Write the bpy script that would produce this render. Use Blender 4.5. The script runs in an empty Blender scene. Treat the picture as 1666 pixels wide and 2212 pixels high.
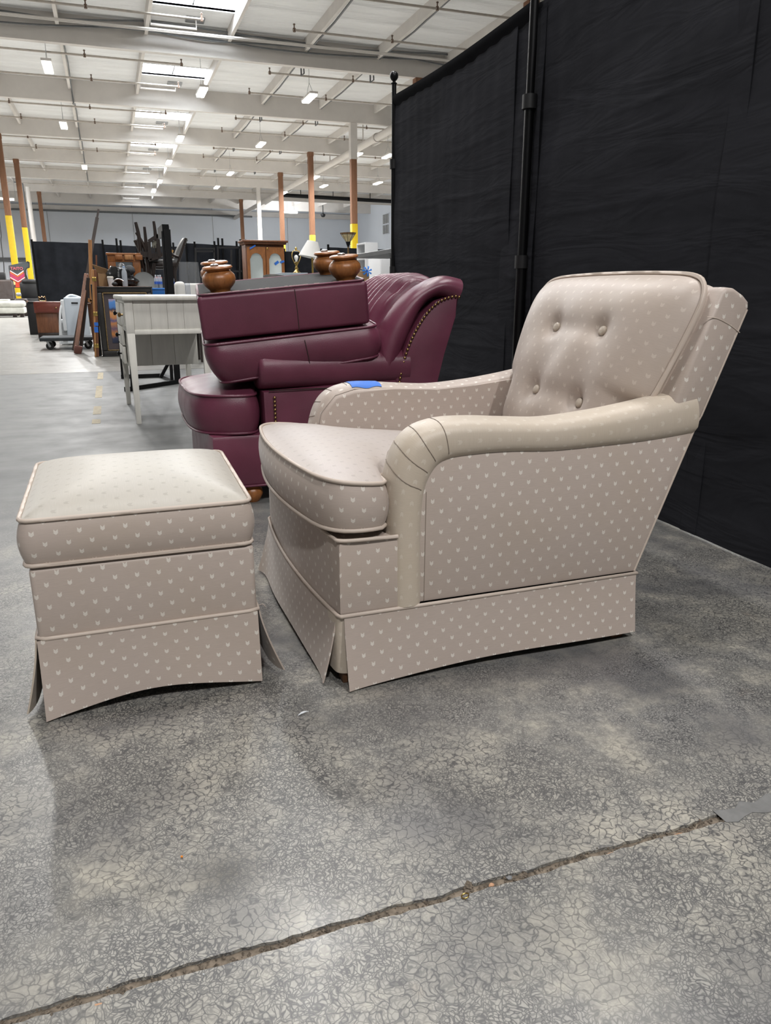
import bpy, bmesh, math, random
from mathutils import Vector, Matrix
random.seed(7)
scene = bpy.context.scene
col = scene.collection

# ---------------------------------------------------------------- camera
F, PITCH, YAW, CH = 1615.0, math.atan(480/1615.0), math.radians(19.57), 0.87
_fh = Vector((math.sin(YAW), math.cos(YAW), 0)); _r = Vector((math.cos(YAW), -math.sin(YAW), 0)); _u = Vector((0, 0, 1))
_fw = _fh*math.cos(PITCH) - _u*math.sin(PITCH); _up = _fh*math.sin(PITCH) + _u*math.cos(PITCH)
CAM = Vector((0, 0, CH))
cam_data = bpy.data.cameras.new('camera'); cam = bpy.data.objects.new('camera', cam_data); col.objects.link(cam)
cam_data.sensor_fit = 'HORIZONTAL'; cam_data.sensor_width = 36.0; cam_data.lens = F/1666*36.0
cam_data.clip_start = 0.02; cam_data.clip_end = 400
cam.matrix_world = Matrix(((_r.x, _up.x, -_fw.x, 0), (_r.y, _up.y, -_fw.y, 0), (_r.z, _up.z, -_fw.z, CH), (0, 0, 0, 1)))
scene.camera = cam

# ---------------------------------------------------------------- world, exposure
world = bpy.data.worlds.new('world'); scene.world = world; world.use_nodes = True
world.node_tree.nodes['Background'].inputs[0].default_value = (0.93, 0.97, 1.0, 1)
world.node_tree.nodes['Background'].inputs[1].default_value = 0.24
vs = scene.view_settings
vs.view_transform = 'Standard'; vs.look = 'None'; vs.gamma = 1.0; vs.use_curve_mapping = False; vs.exposure = -0.12
LAMP_W = 210.0        # watts of one high-bay fixture
SKY_E = 30.0          # emission of a skylight dome
LENS_E = 6.0         # emission of a lamp lens
cy = scene.cycles; cy.max_bounces = 6; cy.diffuse_bounces = 3; cy.glossy_bounces = 3; cy.transmission_bounces = 4; cy.transparent_max_bounces = 6
cy.caustics_reflective = False; cy.caustics_refractive = False; cy.sample_clamp_indirect = 4.0

# pixel helpers: a pixel gives a direction, the plane it lies on gives the distance
def ray(x, y): return _fw*F + _r*(x-833) - _up*(y-1106)
def P(x, y, Y):
    d = ray(x, y); return CAM + d*(Y/d.y)
def PX(x, y, X):
    d = ray(x, y); return CAM + d*(X/d.x)
def G(x, y, z=0.0):
    d = ray(x, y); return CAM + d*((z-CH)/d.z)

# ---------------------------------------------------------------- materials
MATS = {}
class NT:
    def __init__(s, name):
        s.m = bpy.data.materials.new(name); s.m.use_nodes = True; s.t = s.m.node_tree
        s.b = s.t.nodes['Principled BSDF']
    def n(s, typ, **kw):
        nd = s.t.nodes.new(typ)
        for k, v in kw.items(): setattr(nd, k, v)
        return nd
    def link(s, a, b): s.t.links.new(a, b)
    def inp(s, sock, v):
        if hasattr(v, 'is_output') or isinstance(v, bpy.types.NodeSocket): s.link(v, sock)
        else: sock.default_value = v
    def math(s, op, a, b=0.0, c=0.0):
        nd = s.n('ShaderNodeMath', operation=op)
        s.inp(nd.inputs[0], a); s.inp(nd.inputs[1], b); s.inp(nd.inputs[2], c)
        return nd.outputs[0]
    def mix(s, f, a, b):
        nd = s.n('ShaderNodeMix', data_type='RGBA'); s.inp(nd.inputs[0], f); s.inp(nd.inputs[6], a); s.inp(nd.inputs[7], b)
        return nd.outputs[2]
    def noise(s, vec, scale, detail=3, rough=.55, dist=0.0):
        nd = s.n('ShaderNodeTexNoise'); s.link(vec, nd.inputs['Vector']); nd.inputs['Scale'].default_value = scale
        nd.inputs['Detail'].default_value = detail; nd.inputs['Roughness'].default_value = rough; nd.inputs['Distortion'].default_value = dist
        return nd.outputs['Fac']
    def vor(s, vec, scale, feature='F1'):
        nd = s.n('ShaderNodeTexVoronoi', feature=feature); s.link(vec, nd.inputs['Vector']); nd.inputs['Scale'].default_value = scale
        return nd.outputs['Distance']
    def ramp(s, f, lo, hi, a=0.0, b=1.0):
        nd = s.n('ShaderNodeMapRange'); nd.clamp = True; s.inp(nd.inputs[0], f)
        nd.inputs[1].default_value = lo; nd.inputs[2].default_value = hi; nd.inputs[3].default_value = a; nd.inputs[4].default_value = b
        return nd.outputs[0]
    def scalev(s, vec, v):
        nd = s.n('ShaderNodeVectorMath', operation='MULTIPLY'); s.link(vec, nd.inputs[0]); nd.inputs[1].default_value = v
        return nd.outputs[0]
    def addv(s, a, b):
        nd = s.n('ShaderNodeVectorMath', operation='ADD'); s.link(a, nd.inputs[0]); s.link(b, nd.inputs[1]); return nd.outputs[0]
    def bump(s, h, strength=.3, dist=.01):
        nd = s.n('ShaderNodeBump'); nd.inputs['Strength'].default_value = strength; nd.inputs['Distance'].default_value = dist
        s.link(h, nd.inputs['Height']); s.link(nd.outputs[0], s.b.inputs['Normal'])
    @property
    def pos(s): return s.n('ShaderNodeNewGeometry').outputs['Position']
    @property
    def obj(s): return s.n('ShaderNodeTexCoord').outputs['Object']
    @property
    def uv(s): return s.n('ShaderNodeTexCoord').outputs['UV']
    def color(s, c): s.inp(s.b.inputs['Base Color'], c)
    def set(s, **kw):
        for k, v in kw.items(): s.inp(s.b.inputs[k.replace('_', ' ')], v)

def c4(c): return (c[0], c[1], c[2], 1)
def rgb(r, g, b):
    f = lambda v: ((v/255+.055)/1.055)**2.4 if v > 10 else v/255/12.92
    return (f(r), f(g), f(b), 1)

def M(name, c=None, rough=.5, metal=0.0, var=.12, vscale=6.0, bump=.0, bscale=80.0, spec=.5, stretch=(1, 1, 1), **kw):
    """plain procedural material: tinted noise variation, optional fine relief"""
    if name in MATS: return MATS[name]
    t = NT(name); c = c4(c)
    v = t.scalev(t.obj, stretch)
    f = t.ramp(t.noise(v, vscale, 4), .3, .7)
    t.color(t.mix(f, c4([x*(1-var) for x in c[:3]]), c4([min(1, x*(1+var)) for x in c[:3]])))
    t.set(Roughness=rough, Metallic=metal, Specular_IOR_Level=spec)
    if bump: t.bump(t.noise(v, bscale, 3), bump, .002)
    for k, v in kw.items(): t.b.inputs[k.replace('_', ' ')].default_value = v
    MATS[name] = t.m
    return t.m

def emit(name, c, e):
    if name in MATS: return MATS[name]
    t = NT(name); t.set(Base_Color=c4(c), Emission_Color=c4(c), Emission_Strength=e); MATS[name] = t.m
    if name == 'lamp_lens': t.m.cycles.emission_sampling = 'NONE'
    return t.m

def fabric(name, base, motif, contrast=1.0):
    t = NT(name); uv = t.uv
    sx = t.n('ShaderNodeSeparateXYZ'); t.link(uv, sx.inputs[0]); u, v = sx.outputs[0], sx.outputs[1]
    def lattice(off):
        p = t.math('MULTIPLY', t.math('SUBTRACT', t.math('FRACT', t.math('ADD', t.math('DIVIDE', u, .0440), off)), .5), .0440)
        q = t.math('MULTIPLY', t.math('SUBTRACT', t.math('FRACT', t.math('ADD', t.math('DIVIDE', v, .049), off)), .5), .049)
        ap = t.math('ABSOLUTE', p)
        low = t.math('SUBTRACT', t.math('MULTIPLY', t.math('ADD', q, .0062), 1.2), ap)      # pointed foot
        side = t.math('SUBTRACT', .0042, ap)
        ear = t.math('SUBTRACT', t.math('ADD', t.math('MULTIPLY', ap, 1.0), .0020), q)     # notch between two ears
        return t.math('MINIMUM', t.math('MINIMUM', low, side), ear)
    m = t.math('MAXIMUM', lattice(0.0), lattice(0.5))
    m = t.ramp(m, -.0002, .0004)
    vein = t.ramp(t.noise(t.scalev(uv, (1, 1, 1)), 900, 1), .35, .6, .55, 1.0)
    m = t.math('MULTIPLY', t.math('MULTIPLY', m, vein), contrast)
    slub = t.noise(t.scalev(uv, (40, 900, 1)), 1.0, 3)
    soil = t.noise(t.obj, 5.0, 4)
    b1 = t.mix(t.ramp(slub, .3, .75), c4([x*.93 for x in base]), c4([min(1, x*1.05) for x in base]))
    b2 = t.mix(t.ramp(soil, .45, .75, 0, .35), b1, c4([base[0]*.93, base[1]*.90, base[2]*.80]))
    t.color(t.mix(m, b2, c4(motif)))
    t.set(Roughness=.46, Specular_IOR_Level=.5, Sheen_Weight=.15, Sheen_Roughness=.4)
    t.bump(t.noise(t.scalev(uv, (500, 1600, 1)), 1.0, 2), .12, .0006)
    MATS[name] = t.m
    return t.m
FAB = fabric('pink_beige_brocade', (.46, .385, .340), (.70, .66, .60))
FABC = fabric('faded_cream_brocade', (.535, .46, .378), (.64, .58, .50), .7)
FABB = fabric('back_brocade', (.46, .385, .335), (.62, .55, .48), .65)
FABT = fabric('cream_sheen_top', (.43, .402, .357), (.32, .292, .25), .75)  # worn cream ottoman top; satin sheen painted in as a darker motif
FABS = fabric('pink_sheen_top', (.42, .366, .338), (.31, .262, .236), .75)  # seat top of the same brocade, sheen put into the motif colour
SEAM = M('seam_shade', (.20, .16, .13), .8)  # darkened fabric colour, paints the shade along seams and pleats
PIPE = M('piping_cloth', (.54, .455, .39), .5, var=.06)

def leather(name, c, rough=.36):
    t = NT(name); o = t.obj
    n = t.noise(o, 3.0, 4)
    t.color(t.mix(t.ramp(n, .3, .7), c4([x*.75 for x in c]), c4([x*1.25 for x in c])))
    t.set(Roughness=t.ramp(t.noise(o, 9.0, 3), .3, .7, rough-.05, rough+.1), Specular_IOR_Level=.5)
    h = t.math('ADD', t.vor(o, 420.0), t.math('MULTIPLY', t.noise(o, 14.0, 4), 2.0))
    t.bump(h, .12, .004)
    MATS[name] = t.m
    return t.m
MAROON = leather('oxblood_leather', (.130, .032, .058), .33)
DKLEATH = leather('dark_brown_leather', (.030, .020, .017))
BLKLEATH = leather('black_leather', (.012, .012, .013))
WHLEATH = leather('cream_leather', (.62, .62, .56))

def wood(name, c, rough=.42, stretch=(3, 3, 18), var=.35):
    t = NT(name); o = t.scalev(t.obj, stretch)
    n = t.noise(o, 4.0, 5, .6, .6)
    t.color(t.mix(t.ramp(n, .25, .75), c4([x*(1-var) for x in c]), c4([min(1, x*(1+var)) for x in c])))
    t.set(Roughness=rough)
    t.bump(n, .08, .003)
    MATS[name] = t.m
    return t.m
WARM = wood('honey_brown_wood', (.30, .115, .035), .35, (14, 14, 3))
OAK = wood('light_wood', (.42, .20, .075), .45, (10, 10, 1.2))
WALNUT = wood('walnut_wood', (.17, .065, .028), .4, (10, 10, 1.2))
RED = wood('red_brown_wood', (.16, .035, .022), .35, (2, 10, 10))
DARKW = wood('espresso_wood', (.022, .014, .011), .35, (10, 10, 1.2))
BEAMW = wood('timber_column', (.225, .108, .058), .7, (9, 9, .6), .3)
LEGW = wood('worn_leg_wood', (.10, .045, .02), .6, (20, 20, 5))
BLACK = M('black_metal', (.010, .010, .011), .35, .6, var=.1)
BLKP = M('black_plastic', (.012, .012, .013), .5)
WHITEP = M('white_plastic', (.75, .78, .80), .35, var=.03)
WHITEW = M('white_painted_wood', (.80, .785, .72), .5, var=.07, vscale=3, stretch=(8, 8, 1), bump=.04, bscale=40)
BRASS = M('brass', (.55, .38, .12), .25, 1.0, var=.15)
OLDBRASS = M('antique_brass', (.34, .22, .10), .35, 1.0, var=.25, vscale=200)
STEEL = M('zinc_steel', (.45, .46, .47), .35, 1.0)
RUBBER = M('black_rubber', (.008, .008, .008), .7)
TAPE = M('blue_tape', (.025, .16, .62), .6, var=.1)
PAINT = M('white_ceiling_paint', (.70, .66, .62), .7, var=.05, vscale=1.5)
YELLOW = M('yellow_paint', (.60, .41, .006), .5, var=.06)
CARD = M('cardboard', (.36, .22, .11), .8, var=.1)
PLASTBLUE = M('blue_bin_plastic', (.03, .19, .60), .4, var=.08)

# ---------------------------------------------------------------- object helpers
ORG = {}
def org(p): return ORG[p.name] if p is not None else Vector((0, 0, 0))
def thing(name, label, cat, loc=(0, 0, 0), group=None, local=False, rot=None):
    o = bpy.data.objects.new(name, None); col.objects.link(o); o.empty_display_size = .1
    o.location = loc
    if rot is not None: o.rotation_euler = rot
    ORG[o.name] = Vector((0, 0, 0)) if local else Vector(loc)
    tag(o, label, cat, group)
    return o
def tag(o, label=None, cat=None, group=None, kind=None):
    if label: o['label'] = label
    if cat: o['category'] = cat
    if group: o['group'] = group
    if kind: o['kind'] = kind
    return o
def obj(name, V, Fc, mat, parent=None, uv=None, smooth=True, sharp=None):
    og = org(parent)
    me = bpy.data.meshes.new(name)
    V = [Vector(v) for v in V]
    me.from_pydata([v-og for v in V], [], Fc); me.validate(clean_customdata=False)
    bm = bmesh.new(); bm.from_mesh(me); bmesh.ops.recalc_face_normals(bm, faces=bm.faces[:]); bm.to_mesh(me); bm.free()
    lay = me.uv_layers.new(name='uv')
    if uv is not None:
        for p in me.polygons:
            ids = [(li, uv[me.loops[li].vertex_index]) for li in p.loop_indices]
            for li, q in ids: lay.data[li].uv = q
    else:
        for p in me.polygons:
            n = p.normal; a = max(range(3), key=lambda i: abs(n[i]))
            for li in p.loop_indices:
                v = V[me.loops[li].vertex_index]
                lay.data[li].uv = (v.x, v.y) if a == 2 else ((v.x, v.z) if a == 1 else (v.y, v.z))
    if smooth:
        me.polygons.foreach_set('use_smooth', [True]*len(me.polygons))
        me.set_sharp_from_angle(angle=math.radians(sharp if sharp else 40))
    me.materials.append(mat if not isinstance(mat, str) else MATS[mat])
    o = bpy.data.objects.new(name, me); col.objects.link(o)
    if parent is not None: o.parent = parent
    ORG[o.name] = og.copy()
    return o
def inst(src, name, loc=None, parent=None, mat=None):
    o = bpy.data.objects.new(name, src.data); col.objects.link(o)
    if loc is not None: o.location = loc
    if parent is not None: o.parent = parent; ORG[o.name] = org(parent)
    else: ORG[o.name] = Vector((0, 0, 0))
    return o
def from_bm(name, bm, mat, parent, **kw):
    V = [v.co.copy() for v in bm.verts]; bm.verts.index_update()
    Fc = [[v.index for v in f.verts] for f in bm.faces]; bm.free()
    return obj(name, V, Fc, mat, parent, **kw)
def box(name, c, s, mat, parent=None, bevel=0.0, seg=2, rot=None, taper=None):
    bm = bmesh.new(); bmesh.ops.create_cube(bm, size=1.0)
    for v in bm.verts:
        k = taper if (taper and v.co.z < 0) else 1.0
        v.co = Vector((v.co.x*s[0]*k, v.co.y*s[1]*k, v.co.z*s[2]))
    if bevel: bmesh.ops.bevel(bm, geom=bm.edges[:]+bm.verts[:], offset=min(bevel, min(s)*.49), segments=seg, profile=.5, affect='EDGES')
    mtx = Matrix.Translation(Vector(c))
    if rot is not None: mtx = mtx @ rot.to_4x4()
    bm.transform(mtx)
    return from_bm(name, bm, mat, parent)
def hexa(name, pts, mat, parent=None, bevel=0.0, seg=1):
    """8 points: bottom ring then top ring"""
    bm = bmesh.new(); vs_ = [bm.verts.new(p) for p in pts]
    for f in ((0, 1, 2, 3), (7, 6, 5, 4), (0, 4, 5, 1), (1, 5, 6, 2), (2, 6, 7, 3), (3, 7, 4, 0)): bm.faces.new([vs_[i] for i in f])
    if bevel: bmesh.ops.bevel(bm, geom=bm.edges[:], offset=bevel, segments=seg, affect='EDGES')
    return from_bm(name, bm, mat, parent)
def prism(name, poly, a0, a1, mat, parent=None, axis='y', bevel=0.0, seg=2):
    """polygon in the plane across `axis`, pushed from a0 to a1"""
    def pt(p, a): return (p[0], a, p[1]) if axis == 'y' else ((a, p[0], p[1]) if axis == 'x' else (p[0], p[1], a))
    bm = bmesh.new(); n = len(poly)
    A = [bm.verts.new(pt(p, a0)) for p in poly]; B = [bm.verts.new(pt(p, a1)) for p in poly]
    fa = bm.faces.new(A); fb = bm.faces.new(B[::-1])
    for i in range(n): bm.faces.new((A[i], A[(i+1) % n], B[(i+1) % n], B[i]))
    if bevel:
        ed = list(fa.edges)+list(fb.edges)
        bmesh.ops.bevel(bm, geom=ed, offset=bevel, segments=seg, profile=.5, affect='EDGES')
    return from_bm(name, bm, mat, parent)
def frames(pts, closed=False):
    n = len(pts); T = []
    for i in range(n):
        a = pts[(i-1) % n] if (closed or i > 0) else pts[i]; b = pts[(i+1) % n] if (closed or i < n-1) else pts[i]
        T.append((b-a).normalized())
    up = Vector((0, 0, 1)) if abs(T[0].z) < .9 else Vector((0, 1, 0))
    N = [(up - T[0]*up.dot(T[0])).normalized()]
    for i in range(1, n):
        q = N[-1] - T[i]*N[-1].dot(T[i]); N.append(q.normalized() if q.length > 1e-6 else N[-1])
    return T, N, [T[i].cross(N[i]) for i in range(n)]
def tube(name, pts, r, mat, parent=None, n=8, closed=False, caps=True):
    pts = [Vector(p) for p in pts]; T, N, B = frames(pts, closed); V = []; Fc = []; m = len(pts)
    rr = r if isinstance(r, (list, tuple)) else [r]*m
    for i in range(m):
        for k in range(n):
            a = 2*math.pi*k/n; V.append(pts[i] + (N[i]*math.cos(a) + B[i]*math.sin(a))*rr[i])
    for i in range(m if closed else m-1):
        j = (i+1) % m
        for k in range(n): Fc.append((i*n+k, i*n+(k+1) % n, j*n+(k+1) % n, j*n+k))
    if caps and not closed: Fc += [tuple(range(n))[::-1], tuple((m-1)*n+k for k in range(n))]
    return obj(name, V, Fc, mat, parent, sharp=60)
def bar(name, p0, p1, w, d, mat, parent=None, bevel=0.0, ref=(0, 1, 0)):
    """square bar from p0 to p1; w across, d along ref"""
    p0, p1 = Vector(p0), Vector(p1); T = (p1-p0).normalized(); R = Vector(ref); R = (R - T*R.dot(T)).normalized(); S = T.cross(R)
    q = [S*w/2+R*d/2, S*-w/2+R*d/2, S*-w/2-R*d/2, S*w/2-R*d/2]
    return hexa(name, [p0+a for a in q]+[p1+a for a in q], mat, parent, bevel)
def spline(pts, k=6, closed=False):
    pts = [Vector(p) for p in pts]; n = len(pts); out = []
    for i in range(n if closed else n-1):
        g = lambda j: pts[j % n] if closed else pts[max(0, min(n-1, j))]
        a, b, c, d = g(i-1), g(i), g(i+1), g(i+2)
        for s in range(k):
            t = s/k; out.append(.5*((2*b)+(c-a)*t+(2*a-5*b+4*c-d)*t*t+(3*b-a-3*c+d)*t**3))
    if not closed: out.append(pts[-1])
    return out
def lathe(name, prof, loc, mat, parent=None, n=24, mtx=None):
    V = []; Fc = []; m = len(prof); L = Vector(loc)
    for r_, z in prof:
        for k in range(n):
            a = 2*math.pi*k/n; v = Vector((r_*math.cos(a), r_*math.sin(a), z))
            V.append((mtx @ v if mtx is not None else v) + L)
    for i in range(m-1):
        for k in range(n): Fc.append((i*n+k, i*n+(k+1) % n, (i+1)*n+(k+1) % n, (i+1)*n+k))
    if prof[0][0] > 1e-5: Fc.append(tuple(range(n))[::-1])
    if prof[-1][0] > 1e-5: Fc.append(tuple((m-1)*n+k for k in range(n)))
    return obj(name, V, Fc, mat, parent, sharp=50)
def sheet(name, f, nu, nv, mat, parent=None, thick=0.0, uvf=None, nrm=None):
    """surface f(s,t), s,t in 0..1, pushed `thick` along nrm to give it body"""
    V = []; UV = []; Fc = []
    for layer in range(2 if thick else 1):
        for i in range(nu+1):
            for j in range(nv+1):
                s, t = i/nu, j/nv; p = Vector(f(s, t))
                if layer: p = p + (Vector(nrm(s, t)) if callable(nrm) else Vector(nrm))*thick
                V.append(p); UV.append(uvf(s, t) if uvf else (s, t))
    w = nv+1; K = (nu+1)*w
    for i in range(nu):
        for j in range(nv):
            q = (i*w+j, (i+1)*w+j, (i+1)*w+j+1, i*w+j+1); Fc.append(q)
            if thick: Fc.append(tuple(K+x for x in q[::-1]))
    if thick:
        for i in range(nu):
            for j in (0, nv): Fc.append((i*w+j, (i+1)*w+j, K+(i+1)*w+j, K+i*w+j))
        for j in range(nv):
            for i in (0, nu): Fc.append((i*w+j, i*w+j+1, K+i*w+j+1, K+i*w+j))
    return obj(name, V, Fc, mat, parent, uv=UV if uvf else None)
def resample(pts, n):
    pts = [Vector(p) for p in pts]; m = len(pts); L = [0]
    for i in range(m): L.append(L[-1]+(pts[(i+1) % m]-pts[i]).length)
    out = []; k = 0
    for i in range(n):
        d = L[-1]*i/n
        while L[k+1] < d: k += 1
        out.append(pts[k].lerp(pts[(k+1) % m], (d-L[k])/max(1e-9, L[k+1]-L[k])))
    return out
def chaikin(pts, it=2):
    pts = [Vector(p) for p in pts]
    for _ in range(it):
        q = []
        for i in range(len(pts)):
            a, b = pts[i], pts[(i+1) % len(pts)]; q += [a.lerp(b, .25), a.lerp(b, .75)]
        pts = q
    return pts
def cushion(name, outline, c, z0, z1, bulge, crown, mat, parent, xf=None, n=96, rings=14, p=2.2, dz=None, low=0.0, uvswap=True, topmat=None, pipe=None, pr=.005, pipemat=None):
    """box cushion: outline (2-D), welted edges at z0 and z1, puffed sides and top. xf maps local (a,b,h) to world"""
    O = resample([(q[0], q[1], 0) for q in outline], n); C = Vector((c[0], c[1], 0))
    xf = xf or (lambda v: v); dz = dz or (lambda a, b, s: 0.0)
    nr = []
    for i in range(n):
        d = (O[(i+1) % n]-O[i-1]); nr.append(Vector((d.y, -d.x, 0)).normalized())
    sgn = 1 if sum((O[i]-C).dot(nr[i]) for i in range(n)) > 0 else -1
    V = []; Fc = []; W = 8; per = [0]
    for i in range(n): per.append(per[-1]+(O[(i+1) % n]-O[i]).length)
    UV = []
    for k in range(W+1):
        t = k/W
        for i in range(n):
            b = bulge*math.sin(math.pi*t)**.8*sgn
            q = O[i]+nr[i]*b; V.append(xf(Vector((q.x, q.y, z0+(z1-z0)*t+dz(q.x, q.y, 1.0)*t)))); UV.append((per[i], t*(z1-z0)))
    for k in range(W):
        for i in range(n): Fc.append((k*n+i, k*n+(i+1) % n, (k+1)*n+(i+1) % n, (k+1)*n+i))
    S = [q.copy() for q in O]
    for _ in range(60): S = [(S[i-1]+S[i]*2+S[(i+1) % n])/4 for i in range(n)]
    def cap(h0, cr, sense):
        base = len(V)
        for k in range(0, rings):
            s = 1-(k/rings)
            for i in range(n):
                q = C.lerp(O[i].lerp(S[i], min(1, (1-s)*2.2)), s); h = h0+sense*cr*max(0, 1-s**p)**.75+(dz(q.x, q.y, s) if sense > 0 else 0)
                V.append(xf(Vector((q.x, q.y, h)))); UV.append((q.y, q.x) if uvswap else (q.x, q.y))
        V.append(xf(Vector((C.x, C.y, h0+sense*cr+(dz(C.x, C.y, 0) if sense > 0 else 0))))); UV.append((C.y, C.x) if uvswap else (C.x, C.y))
        for k in range(rings-1):
            for i in range(n): Fc.append((base+k*n+i, base+k*n+(i+1) % n, base+(k+1)*n+(i+1) % n, base+(k+1)*n+i))
        e = base+(rings-1)*n
        for i in range(n): Fc.append((e+i, e+(i+1) % n, len(V)-1))
    cap(z1, crown, 1); cap(z0, low, -1)
    # weld the cap rims to the wall
    o = obj(name, V, Fc, mat, parent, uv=UV, sharp=75)
    if topmat is not None:
        o.data.materials.append(topmat); w0 = (W+1)*n; w1 = w0+rings*n+1
        for f in o.data.polygons:
            if all(w0 <= i < w1 for i in f.vertices): f.material_index = 1
    if pipe:
        for h, t in ((z0, 0), (z1, 1)):
            if pipe == 'top' and t == 0: continue
            tube('piping', [xf(Vector((q.x+nr[i].x*sgn*pr*.55, q.y+nr[i].y*sgn*pr*.55, h+(pr*.3+dz(q.x, q.y, 1.0) if t else -pr*.3)))) for i, q in enumerate(O)], pr, pipemat or PIPE, o, n=6, closed=True)
    return o
def pbox(name, x0, y0, x1, y1, Y, depth, mat, parent=None, bevel=0.0, z0=None):
    a, b = P(x0, y1, Y), P(x1, y0, Y); zl = a.z if z0 is None else z0
    return box(name, ((a.x+b.x)/2, Y+depth/2, (zl+b.z)/2), (abs(b.x-a.x), depth, abs(b.z-zl)), mat, parent, bevel)
# ================================================================ SETTING
def floor_mat(name, kind):
    t = NT(name); p = t.pos
    big = t.noise(p, 1.1, 2, .6); mid = t.noise(p, 4.5, 3, .62); fine = t.noise(p, 70, 2, .6)
    warp = t.n('ShaderNodeTexNoise'); t.link(p, warp.inputs['Vector']); warp.inputs['Scale'].default_value = 30; warp.inputs['Detail'].default_value = 2
    wv = t.n('ShaderNodeVectorMath', operation='SCALE'); t.link(warp.outputs['Color'], wv.inputs[0]); wv.inputs['Scale'].default_value = .040
    wp = t.addv(p, wv.outputs[0])
    streak = t.noise(t.scalev(p, (.8, 5, 1)), 1.2, 3, .6)
    if kind == 'near':
        mott = t.noise(p, 6.5, 3, .62); blot = t.noise(p, 3.2, 2, .55)
        base = t.mix(t.ramp(big, .35, .65), (.250, .246, .233, 1), (.355, .340, .296, 1))
        base = t.mix(t.ramp(mott, .48, .66, 0, .9), base, (.40, .376, .318, 1))
        base = t.mix(t.ramp(blot, .50, .68, 0, .8), base, (.110, .111, .118, 1))
        base = t.mix(t.ramp(mid, .68, .76, 0, .35), base, (.30, .19, .11, 1))
        # grease spot in front of the ottoman
        dv = t.n('ShaderNodeVectorMath', operation='DISTANCE'); t.link(p, dv.inputs[0]); dv.inputs[1].default_value = (.088, .98, 0)
        base = t.mix(t.ramp(t.math('ADD', dv.outputs['Value'], t.math('MULTIPLY', t.math('SUBTRACT', mott, .5), .06)), .01, .075, .75, 0), base, (.075, .068, .055, 1))
        c1 = t.vor(wp, 64, 'DISTANCE_TO_EDGE'); c2 = t.vor(wp, 150, 'DISTANCE_TO_EDGE')
        k1 = t.math('MULTIPLY', t.ramp(c1, .02, .09, 1, 0), t.math('MULTIPLY', t.ramp(big, .30, .52), t.ramp(fine, .12, .42)))
        k2 = t.math('MULTIPLY', t.ramp(c2, .04, .17, 1, 0), t.ramp(mott, .66, .42))
        k = t.math('MAXIMUM', k1, k2)
        base = t.mix(t.ramp(fine, .40, .66, 0, .45), base, (.14, .138, .132, 1))
        colr = t.mix(t.math('MULTIPLY', k, .88), base, (.050, .050, .054, 1))
        # fade into the smoother, paler part of the hall
        sy = t.n('ShaderNodeSeparateXYZ'); t.link(p, sy.inputs[0])
        far = t.ramp(sy.outputs[1], 2.0, 3.6)
        pale = t.mix(t.ramp(streak, .3, .7), (.105, .108, .108, 1), (.145, .148, .146, 1))
        pale = t.mix(t.ramp(mid, .55, .78, 0, .35), pale, (.085, .085, .085, 1))
        t.color(t.mix(far, colr, pale))
        t.set(Roughness=t.math('ADD', t.ramp(mid, .3, .7, .27, .40), t.math('MULTIPLY', far, .14)), Specular_IOR_Level=t.ramp(far, 0, 1, .6, .28))
        t.bump(fine, .12, .0015)
    else:
        pale = t.mix(t.ramp(streak, .3, .7), (.185, .181, .168, 1), (.265, .261, .245, 1))
        t.color(t.mix(t.ramp(mid, .5, .75, 0, .5), pale, (.135, .131, .123, 1)))
        t.set(Roughness=t.ramp(mid, .3, .7, .28, .40), Specular_IOR_Level=.3)
    MATS[name] = t.m
    return t.m
FL_NEAR = floor_mat('worn_crazed_concrete', 'near'); FL_FAR = floor_mat('polished_far_concrete', 'far')
DIRT = M('joint_dirt', (.17, .138, .105), .95, var=.5, vscale=60, bump=.8, bscale=150)

JY = .826                                   # expansion joint
fl = box('floor', (5, 40, -.0905), (90, 130, .17), DIRT); tag(fl, kind='structure')
def edge_slab(name, x0, x1, y0, y1, rag0, rag1, mat, seed):
    """slab of floor whose joint edge is crumbled"""
    rnd = random.Random(seed); n = 420; V = []; Fc = []
    xs = [-3+6.0*i/n for i in range(n+1)]; xs = [x0]+xs+[x1]
    def rag(a):
        out = []; v = 0
        for i in range(len(xs)):
            v = v*.6+rnd.uniform(-1, 1)*a*.5; out.append(v)
        return out
    r0, r1 = rag(rag0), rag(rag1)
    for i, x in enumerate(xs):
        a, b = y0+r0[i], y1+r1[i]
        V += [(x, a, 0), (x, b, 0), (x, a+(.003 if rag0 else 0), -.0002), (x, a, -.03), (x, b, -.03)]
    for i in range(len(xs)-1):
        q, w = i*5, i*5+5
        Fc += [(q, w, w+1, q+1), (q, q+3, w+3, w), (q+1, w+1, w+4, q+4)]
    return obj(name, V, Fc, mat, fl, smooth=False)
edge_slab('concrete_slab', -40, 50, JY+.0075, 8.95, .005, 0, FL_NEAR, 1)
edge_slab('concrete_slab', -40, 50, -25, JY-.0065, 0, .005, FL_NEAR, 2)
edge_slab('concrete_slab', -40, 50, 8.97, 105, 0, 0, FL_FAR, 3)
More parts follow.
